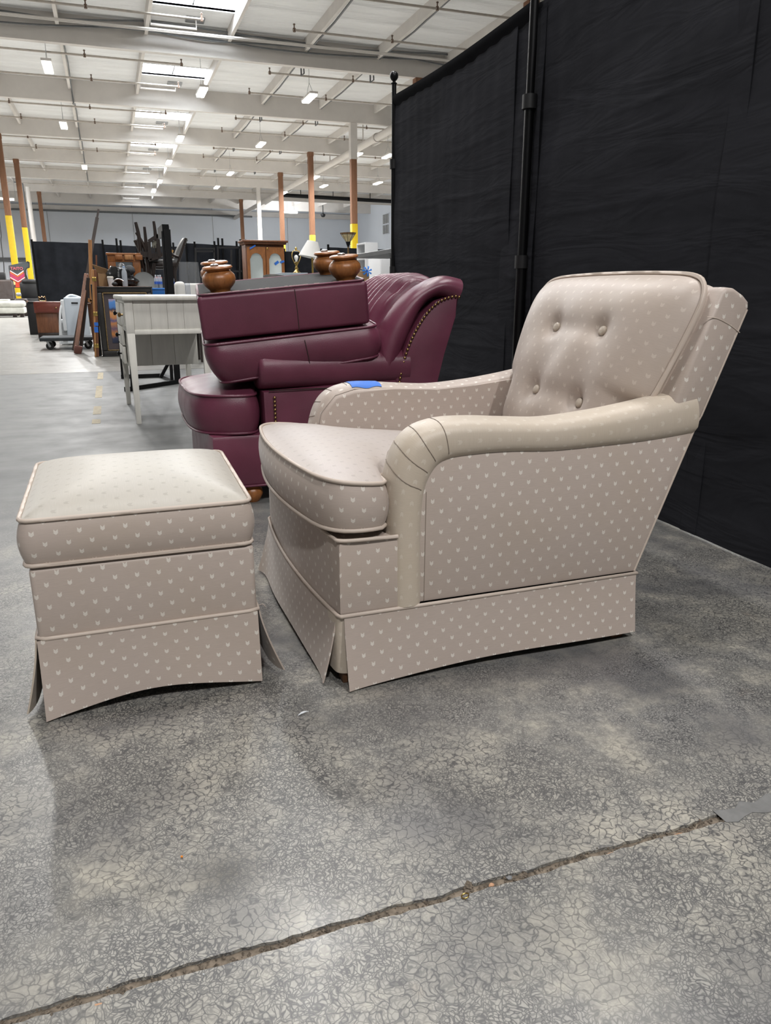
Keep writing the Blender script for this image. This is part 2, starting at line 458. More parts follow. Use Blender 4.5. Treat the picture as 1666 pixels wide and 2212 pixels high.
# grey patching compound at the right end of the joint
PATCH = M('patch_mortar', (.15, .15, .147), .7, var=.18, vscale=30, bump=.5, bscale=60)
pv = []
for i in range(30):
    x = .905+.6*i/29
    pv.append((x, JY-.012-.006*math.sin(i*1.7)-.002*min(1, i/6), .0012)); pv.append((x, JY+.014+.007*math.sin(i*2.3+1)+.004*min(1, i/6), .0012))
V = []; 
for x, y, z in pv: V.append((x, y, z))
for x, y, z in pv: V.append((x, y, -.035))
Fc = []
for i in range(29):
    a = 2*i; Fc += [(a, a+1, a+3, a+2), (60+a, 60+a+2, 60+a+3, 60+a+1), (a, a+2, 62+a, 60+a), (a+1, 61+a, 63+a, a+3)]
obj('joint_patch', V, Fc, PATCH, fl, smooth=False)
# worn yellow tape dashes on the floor
YTAPE = M('worn_yellow_tape', (.33, .27, .16), .6, var=.25, vscale=30)
for (px_, y0, y1) in ((219, 805, 819), (215, 834, 859), (207, 878, 895), (208, 906, 915)):
    a, b = G(px_, y1), G(px_, y0)
    box('tape_dash', (-.165, (a.y+b.y)/2, .0005), (.055, b.y-a.y, .002), YTAPE, fl)
# grit lying in the joint, too small and too many to count
rnd = random.Random(5); V = []; Fc = []
for i in range(1100):
    x = rnd.uniform(-1.2, .92); y = JY+rnd.gauss(0, .006); s = rnd.uniform(.0012, .0045)*(2.2 if rnd.random() < .06 else 1); z = -.008+rnd.uniform(0, .006)
    b = len(V); 
    for d in ((1, 0, 0), (-1, 0, 0), (0, 1, 0), (0, -1, 0), (0, 0, 1), (0, 0, -1)):
        V.append((x+d[0]*s*rnd.uniform(.5, 1.4), y+d[1]*s*rnd.uniform(.5, 1.2), z+d[2]*s*rnd.uniform(.5, 1)))
    for f in ((0, 2, 4), (2, 1, 4), (1, 3, 4), (3, 0, 4), (2, 0, 5), (1, 2, 5), (3, 1, 5), (0, 3, 5)): Fc.append(tuple(b+k for k in f))
gr = obj('joint_grit', V, Fc, M('grit', (.13, .105, .08), .9, var=.7, vscale=300), None, smooth=False)
tag(gr, 'dark crumbled grit lying in the crack across the concrete', 'grit', kind='stuff')

WALLM = M('pale_wall_paint', (.78, .81, .86), .8, var=.03, vscale=.4)
wb = box('wall_back', (0, 79.3, 4.3), (110, .6, 8.8), WALLM); tag(wb, kind='structure')
wr = box('wall_right', (24.8, 62, 4.3), (.6, 34, 8.8), WALLM); tag(wr, kind='structure')
for x in (-12, -4.6, 2.8, 10.2, 17.6):
    box('panel_joint', (x, 78.99, 4.3), (.05, .03, 8.5), M('joint_grey', (.42, .42, .42), .8), wb)

# ---- ceiling: insulated deck, purlins, glulam beams
CZ, BZ, BAY, B0 = 8.68, 7.9, 7.7, 27.12
t = NT('white_roof_insulation'); p = t.pos
wv = t.n('ShaderNodeTexWave', wave_type='BANDS', bands_direction='Y'); t.link(p, wv.inputs['Vector']); wv.inputs['Scale'].default_value = .26; wv.inputs['Distortion'].default_value = 1.5; wv.inputs['Detail'].default_value = 2
nz = t.noise(t.scalev(p, (.6, 2.4, 1)), 1.0, 4)
t.color(t.mix(t.ramp(nz, .3, .7), (.84, .84, .84, 1), (.92, .92, .92, 1))); t.set(Roughness=.55)
t.bump(t.math('ADD', wv.outputs['Fac'], t.math('MULTIPLY', nz, 1.6)), .55, .22); INSUL = t.m
beamY = [B0+BAY*k for k in range(-6, 7)]
skyX0, skyX1 = 1.87, 4.30
ce = bpy.data.objects.new('ceiling', None); col.objects.link(ce); ORG['ceiling'] = Vector((0, 0, 0)); tag(ce, kind='structure')
# deck strips leave the skylight openings free
def deck(x0, x1, y0, y1): return box('roof_deck', ((x0+x1)/2, (y0+y1)/2, CZ+.03), (x1-x0, y1-y0, .06), INSUL, ce)
deck(-40, skyX0, -22, 79.1); deck(skyX1, 50, -22, 79.1)
SKYY = [(yb+4.35, yb+5.85) for yb in beamY[4:-1]]
prev = -22
for a, b in SKYY:
    deck(skyX0, skyX1, prev, a); prev = b
deck(skyX0, skyX1, prev, 79.1)
bsrc = None
for yb in beamY:
    if bsrc is None: bsrc = bo = box('beam', (5, 0, BZ+.39), (90, .23, .78), PAINT, ce)
    else: bo = inst(bsrc, 'beam', parent=ce)
    bo.location = (0, yb, 0)
    
psrc = None
for k, yb in enumerate(beamY[2:-1]):
    for j in range(-6, 10):
        x = -.67+2.5*j
        if k < 3 and j < -1: continue
        if psrc is None: psrc = po = box('purlin', (0, BAY/2, CZ-.17), (.10, BAY-.23, .34), PAINT, ce)
        else: po = inst(psrc, 'purlin', parent=ce)
        po.location = (x, yb, 0)
# ledger along the far wall
box('wall_ledger', (0, 78.7, 8.0), (80, .25, .45), PAINT, ce)

ORD = ['nearest', 'second', 'third', 'fourth', 'fifth', 'sixth', 'seventh', 'eighth', 'ninth']
# ---- skylights
DOME = emit('skylight_dome', (.86, .93, 1.0), SKY_E)
SHAFT = M('skylight_shaft', (.85, .85, .84), .5, var=.03)
for i, (a, b) in enumerate(SKYY):
    vis = i - 1
    lab = ('bright roof skylight, %s from the camera of the row over the aisle' % ORD[vis]) if vis >= 0 else 'bright roof skylight just above the top edge of the view'
    sk = thing('skylight', lab, 'skylight', ((skyX0+skyX1)/2, (a+b)/2, CZ), 'skylights in the roof')
    xm = (skyX0+skyX1)/2
    for nm, c, s in (('curb', (xm, a-.02, CZ+.08), (skyX1-skyX0+.08, .04, .2)), ('curb', (xm, b+.02, CZ+.08), (skyX1-skyX0+.08, .04, .2)),
                     ('curb', (skyX0-.02, (a+b)/2, CZ+.08), (.04, b-a, .2)), ('curb', (skyX1+.02, (a+b)/2, CZ+.08), (.04, b-a, .2))):
        box(nm, c, s, SHAFT, sk)
    for s in (-1, 1):
        box('dome', (xm+s*(skyX1-skyX0)/4, (a+b)/2, CZ+.12), ((skyX1-skyX0)/2-.03, b-a, .03), DOME, sk)
    box('divider', (xm, (a+b)/2, CZ+.09), (.05, b-a, .04), STEEL, sk)
    # white security conduit bent below the opening and its grey box
    if vis >= 0:
        z = CZ-.32; y = b+.75
        cd = tube('conduit', [(skyX0+.05, y+.1, z+.25), (skyX0+.05, y, z), (xm+.15, y, z), (xm+.15, y+.05, z+.33)], .035, PAINT, sk, n=8)
        box('junction_box', (xm+.15, y+.2, CZ-.02), (.55, .45, .06), STEEL, sk)

# ---- hanging LED fixtures
LENS = emit('lamp_lens', (1.0, .98, .94), LENS_E)
lamps = [(-1.1, 27.8, 'left of the skylights, nearest'), (-1.1, 36.8, 'left of the skylights, second nearest'), (-.6, 48.3, 'left of the skylights, third nearest'),
         (3.7, 29.3, 'under the skylights, nearest'), (3.7, 38.1, 'under the skylights, second'), (3.7, 45.0, 'under the skylights, third'), (3.7, 52.8, 'under the skylights, fourth'), (3.6, 58.0, 'under the skylights, farthest'),
         (7.4, 28.9, 'right of the skylights, nearest'), (7.4, 38.3, 'right of the skylights, second'), (7.4, 48.0, 'right of the skylights, third'), (7.45, 54.5, 'right of the skylights, farthest'),
         (14.1, 39.3, 'close to the tall black drape, upper'), (16.9, 49.0, 'close to the tall black drape, lower'), (14.0, 51.5, 'right of the third timber column'), (12.5, 47.9, 'just behind the second timber column'), (12.5, 39.5, 'just behind the nearest timber column'), (12.3, 56.0, 'beside the slim third timber column')]
vis_n = len(lamps)
lamps += [(-1.1, 19.2, 'out of view above, left row, third overhead'), (-1.1, 11.5, 'out of view above, left row, second overhead'), (-.2, 2.9, 'out of view overhead, left of the armchair'), (-1.2, -4.5, 'out of view overhead, left behind the camera'),
          (3.7, 19.2, 'out of view above, middle row, third overhead'), (3.7, 11.5, 'out of view above, middle row, second overhead'), (3.7, 3.9, 'out of view overhead, beyond the tall drape'), (2.6, -4.5, 'out of view overhead, right behind the camera'), (1.9, 7.6, 'out of view overhead, above the white desk'), (-6.0, 30, 'out of view at left, over the bench')]
lamps += [(x, y, 'out of view, added fill at far left, %s row, %s along the hall' % (r_, o_)) for x, r_ in ((-9.5, 'inner'), (-17, 'outer')) for y, o_ in ((20, 'first'), (32, 'second'), (44, 'third'), (56, 'fourth'), (68, 'last'))]  # unseen lamps added to lift the ceiling and far wall by floor bounce
lamps += [(21.5, y, 'out of view, added fill behind the tall drape, %s along the right wall' % o_) for y, o_ in ((22, 'first'), (32, 'second'), (42, 'third'))]  # more unseen lamps, added as fill for the right of the hall
LZ = 7.4
src = {}
for i, (x, y, d) in enumerate(lamps):
    lab = ('white hanging fixture %s' if d.startswith('out') else 'glowing white hanging fixture %s') % d
    lp = thing('high_bay_light', lab, 'lamp', (x, y, LZ), 'hanging high bay lights', local=True)
    if not src:
        src['h'] = box('housing', (0, 0, .06), (.30, 1.30, .07), PAINT, lp, .01)
        src['l'] = box('lens', (0, 0, 0), (.26, 1.24, .07), LENS, lp, .012)
        src['w'] = tube('wire', [(-.0, -.5, .09), (0, 0, .5), (0, 0, CZ-LZ-.02)], .008, STEEL, lp, n=5)
        src['w2'] = tube('wire', [(0, .5, .09), (.0, .0, .5)], .008, STEEL, lp, n=5)
    else:
        for k, nm in (('h', 'housing'), ('l', 'lens'), ('w', 'wire'), ('w2', 'wire')): inst(src[k], nm, parent=lp)
    li = bpy.data.lights.new('lamp_light', 'AREA'); li.shape = 'RECTANGLE'; li.size = .26; li.size_y = 1.2; li.energy = LAMP_W*(4.4 if 'far left' in d and 'row' in d else 2.8 if 'right wall' in d else 3.3 if y > 24 else 2.0 if y > 15 else 2.1 if y < -2 else 1.0 if (y > 9 and x < 0) else .8 if y > 6 else .85); li.color = (1.0, .985, .97); li.spread = math.radians(165)
    lo = bpy.data.objects.new('lamp_light', li); col.objects.link(lo); lo.parent = lp; lo.location = (0, 0, -.05)
# strip lights far back
for nm, x0, x1, y, Y in (('right end of the far wall', 614, 643, 458, 70), ('far left edge', -2, 8, 429, 60), ('far left beside timber column', 16, 30, 430.5, 60)):
    s = thing('strip_light', 'long fluorescent strip light near the %s' % nm, 'lamp', P((x0+x1)/2, y, Y))
    pbox('tube_lens', x0, y-2, x1, y+2, Y, .12, LENS, s, .02); pbox('backing', x0-.5, y-3.5, x1+.5, y-2, Y, .16, PAINT, s)
    c = P((x0+x1)/2, y-4, Y)
    li = bpy.data.lights.new('tube_light', 'POINT'); li.energy = 700.0 if x0 > 300 else 90.0; li.shadow_soft_size = .25; li.color = (.95, .98, 1.0)
    lo = bpy.data.objects.new('tube_light', li); col.objects.link(lo); lo.parent = s; lo.location = (0, 0, -.7)
    for q in (-.3, .3): tube('wire', [(c.x+q, Y+.06, c.z), (c.x+q, Y+.06, CZ)], .012, STEEL, s, n=4)

# ---- sprinkler pipes, two per bay on both sides of the skylights
HEAD = M('sprinkler_bronze', (.17, .115, .085), .6, .2)
PIPEP = M('pipe_paint', (.50, .45, .40), .6)
hd = None
for k in range(5, 11):
    yb = beamY[k]; bayn = ORD[k-5]
    for q, dy in ((0, 2.0), (1, 5.0)):
        for side, x0, x1 in (('left', -14, 3.1+q*.15), ('right', 6.0-q*.2, 21.0)):
            y = yb+dy
            sp = thing('sprinkler_pipe', 'thin sprinkler pipe %s of the skylights, %s roof bay, %s one of two' % (side, bayn, ('nearer', 'farther')[q]), 'pipe', (x0, y, BZ+.25), 'sprinkler pipes under the roof')
            tube('pipe', [(x0, y, BZ+.25), (x1, y, BZ+.25)], .033, PIPEP, sp, n=8)
            if k < 9:
                xs = [x1-.05-3.05*i for i in range(5)] if side == 'left' else [x0+.05+3.05*i for i in range(5)]
                for x in xs:
                    if x < -9 or x > 19: continue
                    if hd is None:
                        hd = hh = lathe('sprinkler_head', [(.042, -.05), (.042, .05), (.018, .055), (.018, .13), (.035, .135), (.035, .155), (.008, .17)], (x, y, BZ+.25), HEAD, sp, n=8); hd0 = Vector((x, y, BZ+.25))-org(sp)
                    else:
                        hh = inst(hd, 'sprinkler_head', parent=sp); hh.location = Vector((x, y, BZ+.25))-org(sp)-hd0
# conduits and cable bundle on the nearest beam
GREY = M('cable_grey', (.16, .165, .17), .6)
cb = thing('cable_bundle', 'sagging dark grey cable bundle along the nearest roof beam', 'cable', (0, B0-.3, BZ+.4))
for q in range(4):
    rr = random.Random(q)
    pts = [(x, B0-.22-.05*q, BZ+.45+.06*q+.09*math.sin(x*.7+q*2)+rr.uniform(-.03, .03)) for x in [-14+1.6*i for i in range(22)]]
    tube('cable', spline(pts, 3), .026, GREY, cb, n=6)
for q, (dz, dy) in enumerate(((.75, -.9), (.62, -1.5))):
    s = thing('conduit_run', ('upper', 'lower')[q]+' slim white conduit crossing under the roof before the nearest beam', 'pipe', (0, B0+dy, BZ+dz-.3))
    tube('conduit', [(-14, B0+dy, BZ+dz-.42), (22, B0+dy, BZ+dz-.35)], .025, PAINT, s, n=6)
for nm, X_, y0_ in (('just right of the skylights', 6.90, B0-7), ('second right of the skylights', 9.38, B0-7), ('left of the skylights', -.60, B0)):
    pts = []
    for q in range(4):
        yy = y0_+BAY*q; pts += [(X_, yy+.25, CZ-.32), (X_+.04, yy+3.8, CZ-.36), (X_, yy+BAY-.3, CZ-.32), (X_, yy+BAY-.16, CZ-.45), (X_+.02, yy+BAY-.15, BZ-.03), (X_, yy+BAY+.15, BZ-.04), (X_, yy+BAY+.18, CZ-.4)]
    tube('conduit', pts, .028, GREY, ce, n=6)
# large white main and black pipe
s = thing('roof_drain_pipe', 'long white main pipe running back along the right column row', 'pipe', (12.4, 30, 7.6))
tube('pipe', [(12.35, 20, 7.6), (12.35, 78.9, 7.6)], .16, PAINT, s, n=14)
for y in (31, 38, 44, 50, 57, 65): tube('hanger', [(12.35, y, 7.6), (12.35, y, CZ)], .03, PAINT, s, n=6)
for y in (36, 47, 60): tube('coupling', [(12.35, y-.12, 7.6), (12.35, y+.12, 7.6)], .20, PAINT, s, n=14)
s = thing('black_pipe', 'black horizontal main pipe high near the right end wall', 'pipe', P(740, 435, 60))
tube('pipe', [P(612, 421.5, 60), P(862, 436, 60)], .14, BLACK, s, n=12)
for k in (650, 720, 800):
    a = P(k, 421.5+(k-612)*.058, 60); tube('hanger', [a, (a.x, a.y, CZ)], .03, BLACK, s, n=5)
for q, zz in ((0, 5.2), (1, 4.6)):
    s = thing('wall_pipe', ('upper', 'lower')[q]+' grey pipe running low along the far wall at left', 'pipe', (-12, 78.8, P(30, 558+5*q, 78.8).z))
    z_ = P(30, 558+5*q, 78.8).z
    tube('pipe', [(-30, 78.8, z_), (P(77, 560, 78.8).x, 78.8, z_)], .07, GREY, s, n=8)
# dark ledger line under far wall ceiling
s = thing('wall_conduit', 'dark conduit line along the top of the far wall', 'pipe', (0, 78.5, 7.7))
tube('pipe', [(-8, 78.5, 7.75), (14, 78.5, 7.75)], .08, GREY, s, n=8)

# ---- timber columns on the beams
def column(px_name, X, Y, ytop, white=False, lab=''):
    c = thing('timber_column', lab, 'column', (X, Y, 0), 'roof columns')
    m = PAINT if white else BEAMW
    zt = BZ+.01
    zy = ytop
    box('shaft', (X, Y, (zt+(zy or 0))/2), (.27, .27, zt-(zy or 0)), m, c, .015)
    if zy: 
        box('painted_base', (X, Y, zy/2), (.285, .285, zy), YELLOW, c, .015)
    if not white and not lab.startswith('timber column with yellow base just'): box('saddle', (X, Y, BZ-.10), (.30, .30, .2), PAINT if px_name == 'w' else BEAMW, c)
    return c
CR, CL = 10.85, -4.2
names = {0: 'brown timber column top showing over the tall black drape, farther one', 1: 'timber column with yellow base just left of the tall black drape', 2: 'timber column behind the wooden bun feet, yellow at its foot', 3: 'slim timber column rising behind the arched glass cabinet', 4: 'white painted column behind the arched glass cabinet', 5: 'dark slim timber column at the left end of the arched cabinet', -1: 'brown timber column top showing over the tall black drape, nearer one'}
for k in range(-1, 6):
    c = column('n', CR, B0+BAY*k, 3.75 if k in (1, 2, 3) else (None if k == 4 else 3.0 if k < 1 else None), k == 4, names[k])
# white upper part of the nearest full column
cw = [o for o in col.objects if o.get('label') == names[1]][0]
box('white_upper_shaft', (CR, B0+BAY, 7.17), (.30, .30, 1.46), PAINT, cw)
for k, lab in ((2, 'leftmost timber column with tall yellow base at the picture edge'), (3, 'second timber column from the left with yellow base'), (5, 'plain dark timber column over the left end of the far drape')):
    column('n', CL, B0+BAY*k, 4.3 if k < 5 else None, False, lab)
s = thing('downpipe', 'pale steel downpipe with dark conduit left of the far drape', 'pipe', P(62, 520, 62))
q_ = P(67, 470, 62); tube('pipe', [(q_.x, 62, 0), (q_.x, 62, 7.8)], .17, PAINT, s, n=12)
tube('conduit', [(q_.x-.25, 61.8, 0), (q_.x-.25, 61.8, 8.0), (q_.x-.8, 61.8, 8.05)], .05, GREY, s, n=6)
# vents and camera on the right wall
VENT = M('vent_grey', (.33, .33, .32), .7)
for q, (ya, yb_) in enumerate(((463, 483), (486, 505))):
    a, b = PX(828, ya, 24.48), PX(841, yb_, 24.48)
    v = thing('wall_vent', ('upper', 'lower')[q]+' louvred vent high on the right end wall', 'vent', (24.48, a.y, b.z))
    yc, zc, w, h = (a.y+b.y)/2, (a.z+b.z)/2, abs(a.y-b.y), abs(a.z-b.z)
    box('frame', (24.48, yc, zc), (.06, w, h), WALLM, v)
    for i in range(3): box('louvre', (24.43, yc+(i-1)*w*.32, zc), (.06, w*.22, h*.86), VENT, v)
v = thing('security_camera', 'small black camera hung by the far wall', 'camera', P(698, 463, 72))
c = P(698, 464, 72); lathe('dome', [(0, -.22), (.15, -.18), (.22, -.05), (.22, .06), (.1, .12)], c, BLKP, v, n=12); tube('stem', [c, (c.x, c.y, CZ)], .04, BLKP, v, n=6)
# ================================================================ CREAM ARMCHAIR
YC, HW = 1.875, .41
def arc_uv(V): return None
ac = thing('armchair', 'beige brocade club chair with button-tufted back cushion and skirted base', 'armchair', (.85, YC, 0))
PATH = [(.579, .176, .040), (.578, .30, .040), (.579, .40, .041), (.588, .47, .045), (.617, .525, .050), (.665, .548, .047), (.74, .552, .044), (.83, .549, .040), (.94, .543, .040), (1.07, .548, .044), (1.18, .556, .050), (1.27, .566, .055), (1.34, .575, .058)]
def arm_pts(k=8):
    q = spline([(a, b, c) for a, b, c in PATH], k); return q
AP = arm_pts()
ALEN = [0]
for i in range(1, len(AP)): ALEN.append(ALEN[-1]+math.hypot(AP[i].x-AP[i-1].x, AP[i].y-AP[i-1].y))
def arm_surf(side, i, a, grow=0.0):
    """point on the arm roll: i along the path, a around (0 = top/outer of the path)"""
    p = AP[i]; q0, q1 = AP[max(0, i-1)], AP[min(len(AP)-1, i+1)]
    tx, tz = q1.x-q0.x, q1.y-q0.y; L = math.hypot(tx, tz); nx, nz = -tz/L, tx/L
    ca, sa = math.cos(a), math.sin(a); e = 2/2.7
    rr = p.z+grow; hw = .060+grow
    u = math.copysign(abs(ca)**e, ca)*rr; w = math.copysign(abs(sa)**e, sa)*hw
    z = p.y+nz*u; return Vector((min(p.x+nx*u, 1.204+(z-.176)*.397-.004), YC-side*(HW-.060)-side*w, z))
for side, lab in ((1, 'near'), (-1, 'far')):
    n = 28; V = []; UV = []; Fc = []
    for i in range(len(AP)):
        for k in range(n):
            V.append(arm_surf(side, i, 2*math.pi*k/n)); UV.append((2*math.pi*k/n*.055, -ALEN[i]))
    for i in range(len(AP)-1):
        for k in range(n): Fc.append((i*n+k, i*n+(k+1) % n, (i+1)*n+(k+1) % n, (i+1)*n+k))
    Fc += [tuple(range(n)), tuple((len(AP)-1)*n+k for k in range(n))]
    arm = obj('arm', V, Fc, FABC if side == 1 else FAB, ac, uv=UV, sharp=60)
    y0, y1 = (1.480, 1.584) if side == 1 else (2*YC-1.480, 2*YC-1.584)
    prism('side_panel', [(.588, .176), (.588, .44), (.63, .50), (.70, .53), (1.30, .54), (1.342, .53), (1.206, .176)], y0, y1, FAB, ac, bevel=.006)
    yi = (1.566, 1.587) if side == 1 else (2*YC-1.566, 2*YC-1.587)
    prism('inner_panel', [(.560, .20), (.548, .30), (.548, .44), (.566, .515), (.61, .566), (.67, .582), (.80, .578), (.94, .570), (1.07, .578), (1.18, .590), (1.30, .602), (1.30, .45), (1.18, .20)], yi[0], yi[1], FAB, ac, bevel=.014, seg=4)
    # shade lines of the gathered pleats in the front of the roll and the welt of the roll
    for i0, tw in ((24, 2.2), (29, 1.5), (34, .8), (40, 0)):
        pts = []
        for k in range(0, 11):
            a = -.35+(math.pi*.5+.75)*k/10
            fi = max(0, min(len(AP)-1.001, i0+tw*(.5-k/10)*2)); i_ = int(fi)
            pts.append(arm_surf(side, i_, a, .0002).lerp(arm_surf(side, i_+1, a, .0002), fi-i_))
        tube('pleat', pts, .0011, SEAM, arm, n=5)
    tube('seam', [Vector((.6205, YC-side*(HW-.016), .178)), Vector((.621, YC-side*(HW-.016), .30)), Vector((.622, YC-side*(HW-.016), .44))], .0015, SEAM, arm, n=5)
# blue tape on the far arm
def tp(s, t): return arm_surf(-1, int(41+9*s), -.85+1.15*t+.1*math.sin(s*9), .0012)
tag(sheet('tape_strip', tp, 10, 8, TAPE, ac, .0006, nrm=(0, 0, 1)), 'strip of blue painter tape with scribbled note')
# ---- front rail / deck
def bow(y, x0, depth): return x0-depth*(1-((y-YC)/.40)**2)
rail = [(bow(YC-.40+.8*i/24, .418, .026), YC-.40+.8*i/24) for i in range(25)]
poly = rail+[(.56, YC+.402), (.56, YC+.30), (1.15, YC+.30), (1.15, YC-.30), (.56, YC-.30), (.56, YC-.402)]
prism('front_rail', poly, .170, .345, FAB, ac, axis='z', bevel=.010)
tube('deck_piping', spline([(.552, YC-.404, .347), (.43, YC-.402, .349)]+[(x-.001, y, .348) for x, y in rail[1:-1:3]]+[(.43, YC+.402, .349), (.552, YC+.404, .347)], 5), .0045, PIPE, ac, n=6)
# ---- seat cushion
out = [(1.12, YC-.288), (.62, YC-.288), (.560, YC-.290), (.535, YC-.31), (.532, YC-.375), (.520, YC-.392), (.470, YC-.396), (.425, YC-.385), (.392, YC-.335)]
out += [(.392-.034*(1-(y/.335)**2), YC+y) for y in (-.25, -.15, -.05, .05, .15, .25)]
out += [(x, 2*YC-y) for x, y in reversed(out[:9])]
out = chaikin(out, 2)
seat = cushion('seat_cushion', out, (.60, YC), .368, .476, .011, .042, FAB, ac, n=128, dz=lambda a, b, s: -(a-.42)*.10, pipe='both', pr=.0048, topmat=FABS)
# ---- back frame
TH = math.radians(21.8); tx, tz, nx, nz = math.sin(TH), math.cos(TH), -math.cos(TH), math.sin(TH)
backpoly = [(1.204, .176), (1.4625, .828), (1.460, .842), (1.441, .858), (1.41, .874), (1.385, .876), (1.372, .866), (1.11, .20), (1.10, .176)]
bk = prism('back_frame', [(1.357, .562), (1.4625, .828), (1.460, .842), (1.441, .858), (1.41, .874), (1.385, .876), (1.372, .866), (1.262, .590), (1.262, .562)], YC-.401, YC+.401, FAB, ac, bevel=.012, seg=3)
prism('lower_back', [(1.203, .176), (1.354, .556), (1.352, .58), (1.26, .58), (1.11, .20), (1.11, .176)], YC-.39, YC+.39, FAB, ac, bevel=.004)
for sd in (1, -1):
    yy = YC-sd*.4015
    tube('seam', spline([(1.335, yy, .808), (1.367, yy, .804), (1.406, yy, .789), (1.440, yy, .770)], 4), .0012, PIPE, bk, n=5)
    tube('back_welt', [(1.205, yy+sd*.009, .178), (1.351, yy+sd*.009, .553), (1.357, yy+sd*.004, .572), (1.456, yy+sd*.004, .824)], .0034, PIPE, bk, n=6)
# ---- back cushion with four buttons
B0p = Vector((1.184, YC, .45))
tv, nv, yv = Vector((tx, 0, tz)), Vector((nx, 0, nz)), Vector((0, 1, 0))
def bx(v): return B0p+yv*v.x+tv*v.y+nv*v.z
btn = []
for px_, py_ in ((1205, 707), (1303, 715), (1157, 840), (1243, 866)):
    d = ray(px_, py_); o_ = B0p+nv*.068; k = (o_-CAM).dot(nv)/d.dot(nv); q = CAM+d*k-B0p
    btn.append((q.dot(yv), q.dot(tv)))
def dimple(a, b, s):
    h = 0.0
    for u, v in btn:
        d2 = (a-u)**2+(b-v)**2; h -= .013*math.exp(-d2/(2*.022**2))+.015*math.exp(-d2/(2*.060**2))
    def crease(p, q, dep, w):
        ux, uy = q[0]-p[0], q[1]-p[1]; L = ux*ux+uy*uy; k = max(0, min(1, ((a-p[0])*ux+(b-p[1])*uy)/L))
        d2 = (a-p[0]-k*ux)**2+(b-p[1]-k*uy)**2; return -dep*math.exp(-d2/(2*w*w))
    h += crease(btn[0], btn[1], .007, .020)+crease(btn[2], btn[3], .008, .022)+crease(btn[1], btn[3], .004, .035)+crease(btn[0], btn[2], .004, .035)
    h += crease(btn[3], (btn[3][0]-.06, btn[3][1]-.17), .008, .018)
    h += .004*math.sin(a*31+b*17)*(1-s)
    return h*max(0, 1-s**6)
bo = [(-.285, -.08), (-.286, .140), (-.315, .152), (-.340, .165), (-.352, .22), (-.376, .40), (-.366, .456), (-.325, .486), (-.2, .493), (0, .496)]
bo = bo+[(-a, b) for a, b in reversed(bo[:-1])]
bo = chaikin(bo, 2)
bc = cushion('back_cushion', bo, (0, .22), -.048, .0, -.006, .104, FABB, ac, xf=bx, n=160, rings=34, p=3.4, uvswap=False, dz=lambda a, b, s: dimple(a, b, s) if s < .999 else 0.0, pipe='top', pr=.0066)
for u, v in btn:
    best = min(bc.data.vertices, key=lambda q: ((q.co+org(ac)-B0p).dot(yv)-u)**2+((q.co+org(ac)-B0p).dot(tv)-v)**2+(10 if (q.co+org(ac)-B0p).dot(nv) < .01 else 0))
    h = (best.co+org(ac)-B0p).dot(nv)
    R = Matrix((yv, tv, nv)).transposed()
    tag(lathe('button', [(.0105, -.012), (.0132, -.002), (.0132, .001), (.0118, .0040), (.0075, .0062), (0, .007)], bx(Vector((u, v, h+.0065))), FABC, bc, n=20, mtx=R))
# ---- skirt: flat panels that spring open at the corners
def skirt(name, p0, p1, out_, ztop, flare, hem, curve=0.0, mat=FAB, parent=ac, kick0=0.0, kick1=0.0, thick=.0035):
    p0, p1, o_ = Vector((p0[0], p0[1], 0)), Vector((p1[0], p1[1], 0)), Vector((out_[0], out_[1], 0)); L = (p1-p0).length
    def f(s, t):
        b = p0.lerp(p1, s)+o_*(curve*(1-(2*s-1)**2))
        fl_ = flare+kick0*math.exp(-s/.06)+kick1*math.exp(-(1-s)/.06)+.0025*math.sin(s*9+1)*t
        z = ztop+(hem(s)-ztop)*t
        return b+o_*(fl_*t**1.3)+Vector((0, 0, z))
    return sheet(name, f, 40, 10, mat, parent, thick, nrm=o_, uvf=lambda s, t: (s*L+p0.x*.37, (1-t)*ztop))
WZ = .171
wl = [(.418, YC-.404)]+[(bow(y, .417, .027)-.003, y) for y in [YC-.395+.79*i/14 for i in range(15)]]+[(.418, YC+.404)]
tube('skirt_welt', [(x, y, .173) for x, y in wl]+[(1.205, YC+.404, .175), (1.205, YC-.404, .175)], .0048, PIPE, ac, n=6, closed=True)
skirt('skirt_panel', (.425, YC-.402), (1.203, YC-.402), (0, -1), WZ, .020, lambda s: .004+.016*math.sin(math.pi*min(1, s*.98))**1.2+.016*s*s, kick0=.012)
skirt('skirt_panel', (.425, YC+.406), (1.203, YC+.406), (0, 1), WZ, .016, lambda s: .004+.014*math.sin(math.pi*s), kick0=.02)
skirt('skirt_panel', (.414, YC-.385), (.414, YC+.385), (-1, 0), WZ, .014, lambda s: .006+.012*math.sin(math.pi*s), curve=.026, kick0=.018, kick1=.03)
skirt('skirt_panel', (1.204, YC-.400), (1.204, YC+.400), (1, 0), WZ, .008, lambda s: .012)
for sx in ((.425, -1), (.425, 1)):
    # pleat lining behind the open corner
    y_ = YC+sx[1]*.392
    pq = spline([(.404, YC+sx[1]*.345, 0), (.409, YC+sx[1]*.385, 0), (.422, YC+sx[1]*.399, 0), (.445, YC+sx[1]*.403, 0), (.48, YC+sx[1]*.403, 0)], 4)
    sheet('pleat_lining', lambda s, t: pq[int(round(s*16))]+Vector((0, 0, WZ-(WZ-.030)*t)), 16, 6, FABC, ac, .003, nrm=(.6, -sx[1]*.6, 0), uvf=lambda s, t: (s*.1, -t*.16))
for x, y in ((.440, YC-.375), (.440, YC+.375), (1.165, YC-.385), (1.165, YC+.37)):
    box('leg', (x, y, .052), (.042, .042, .104), LEGW, ac, .003, taper=.8)

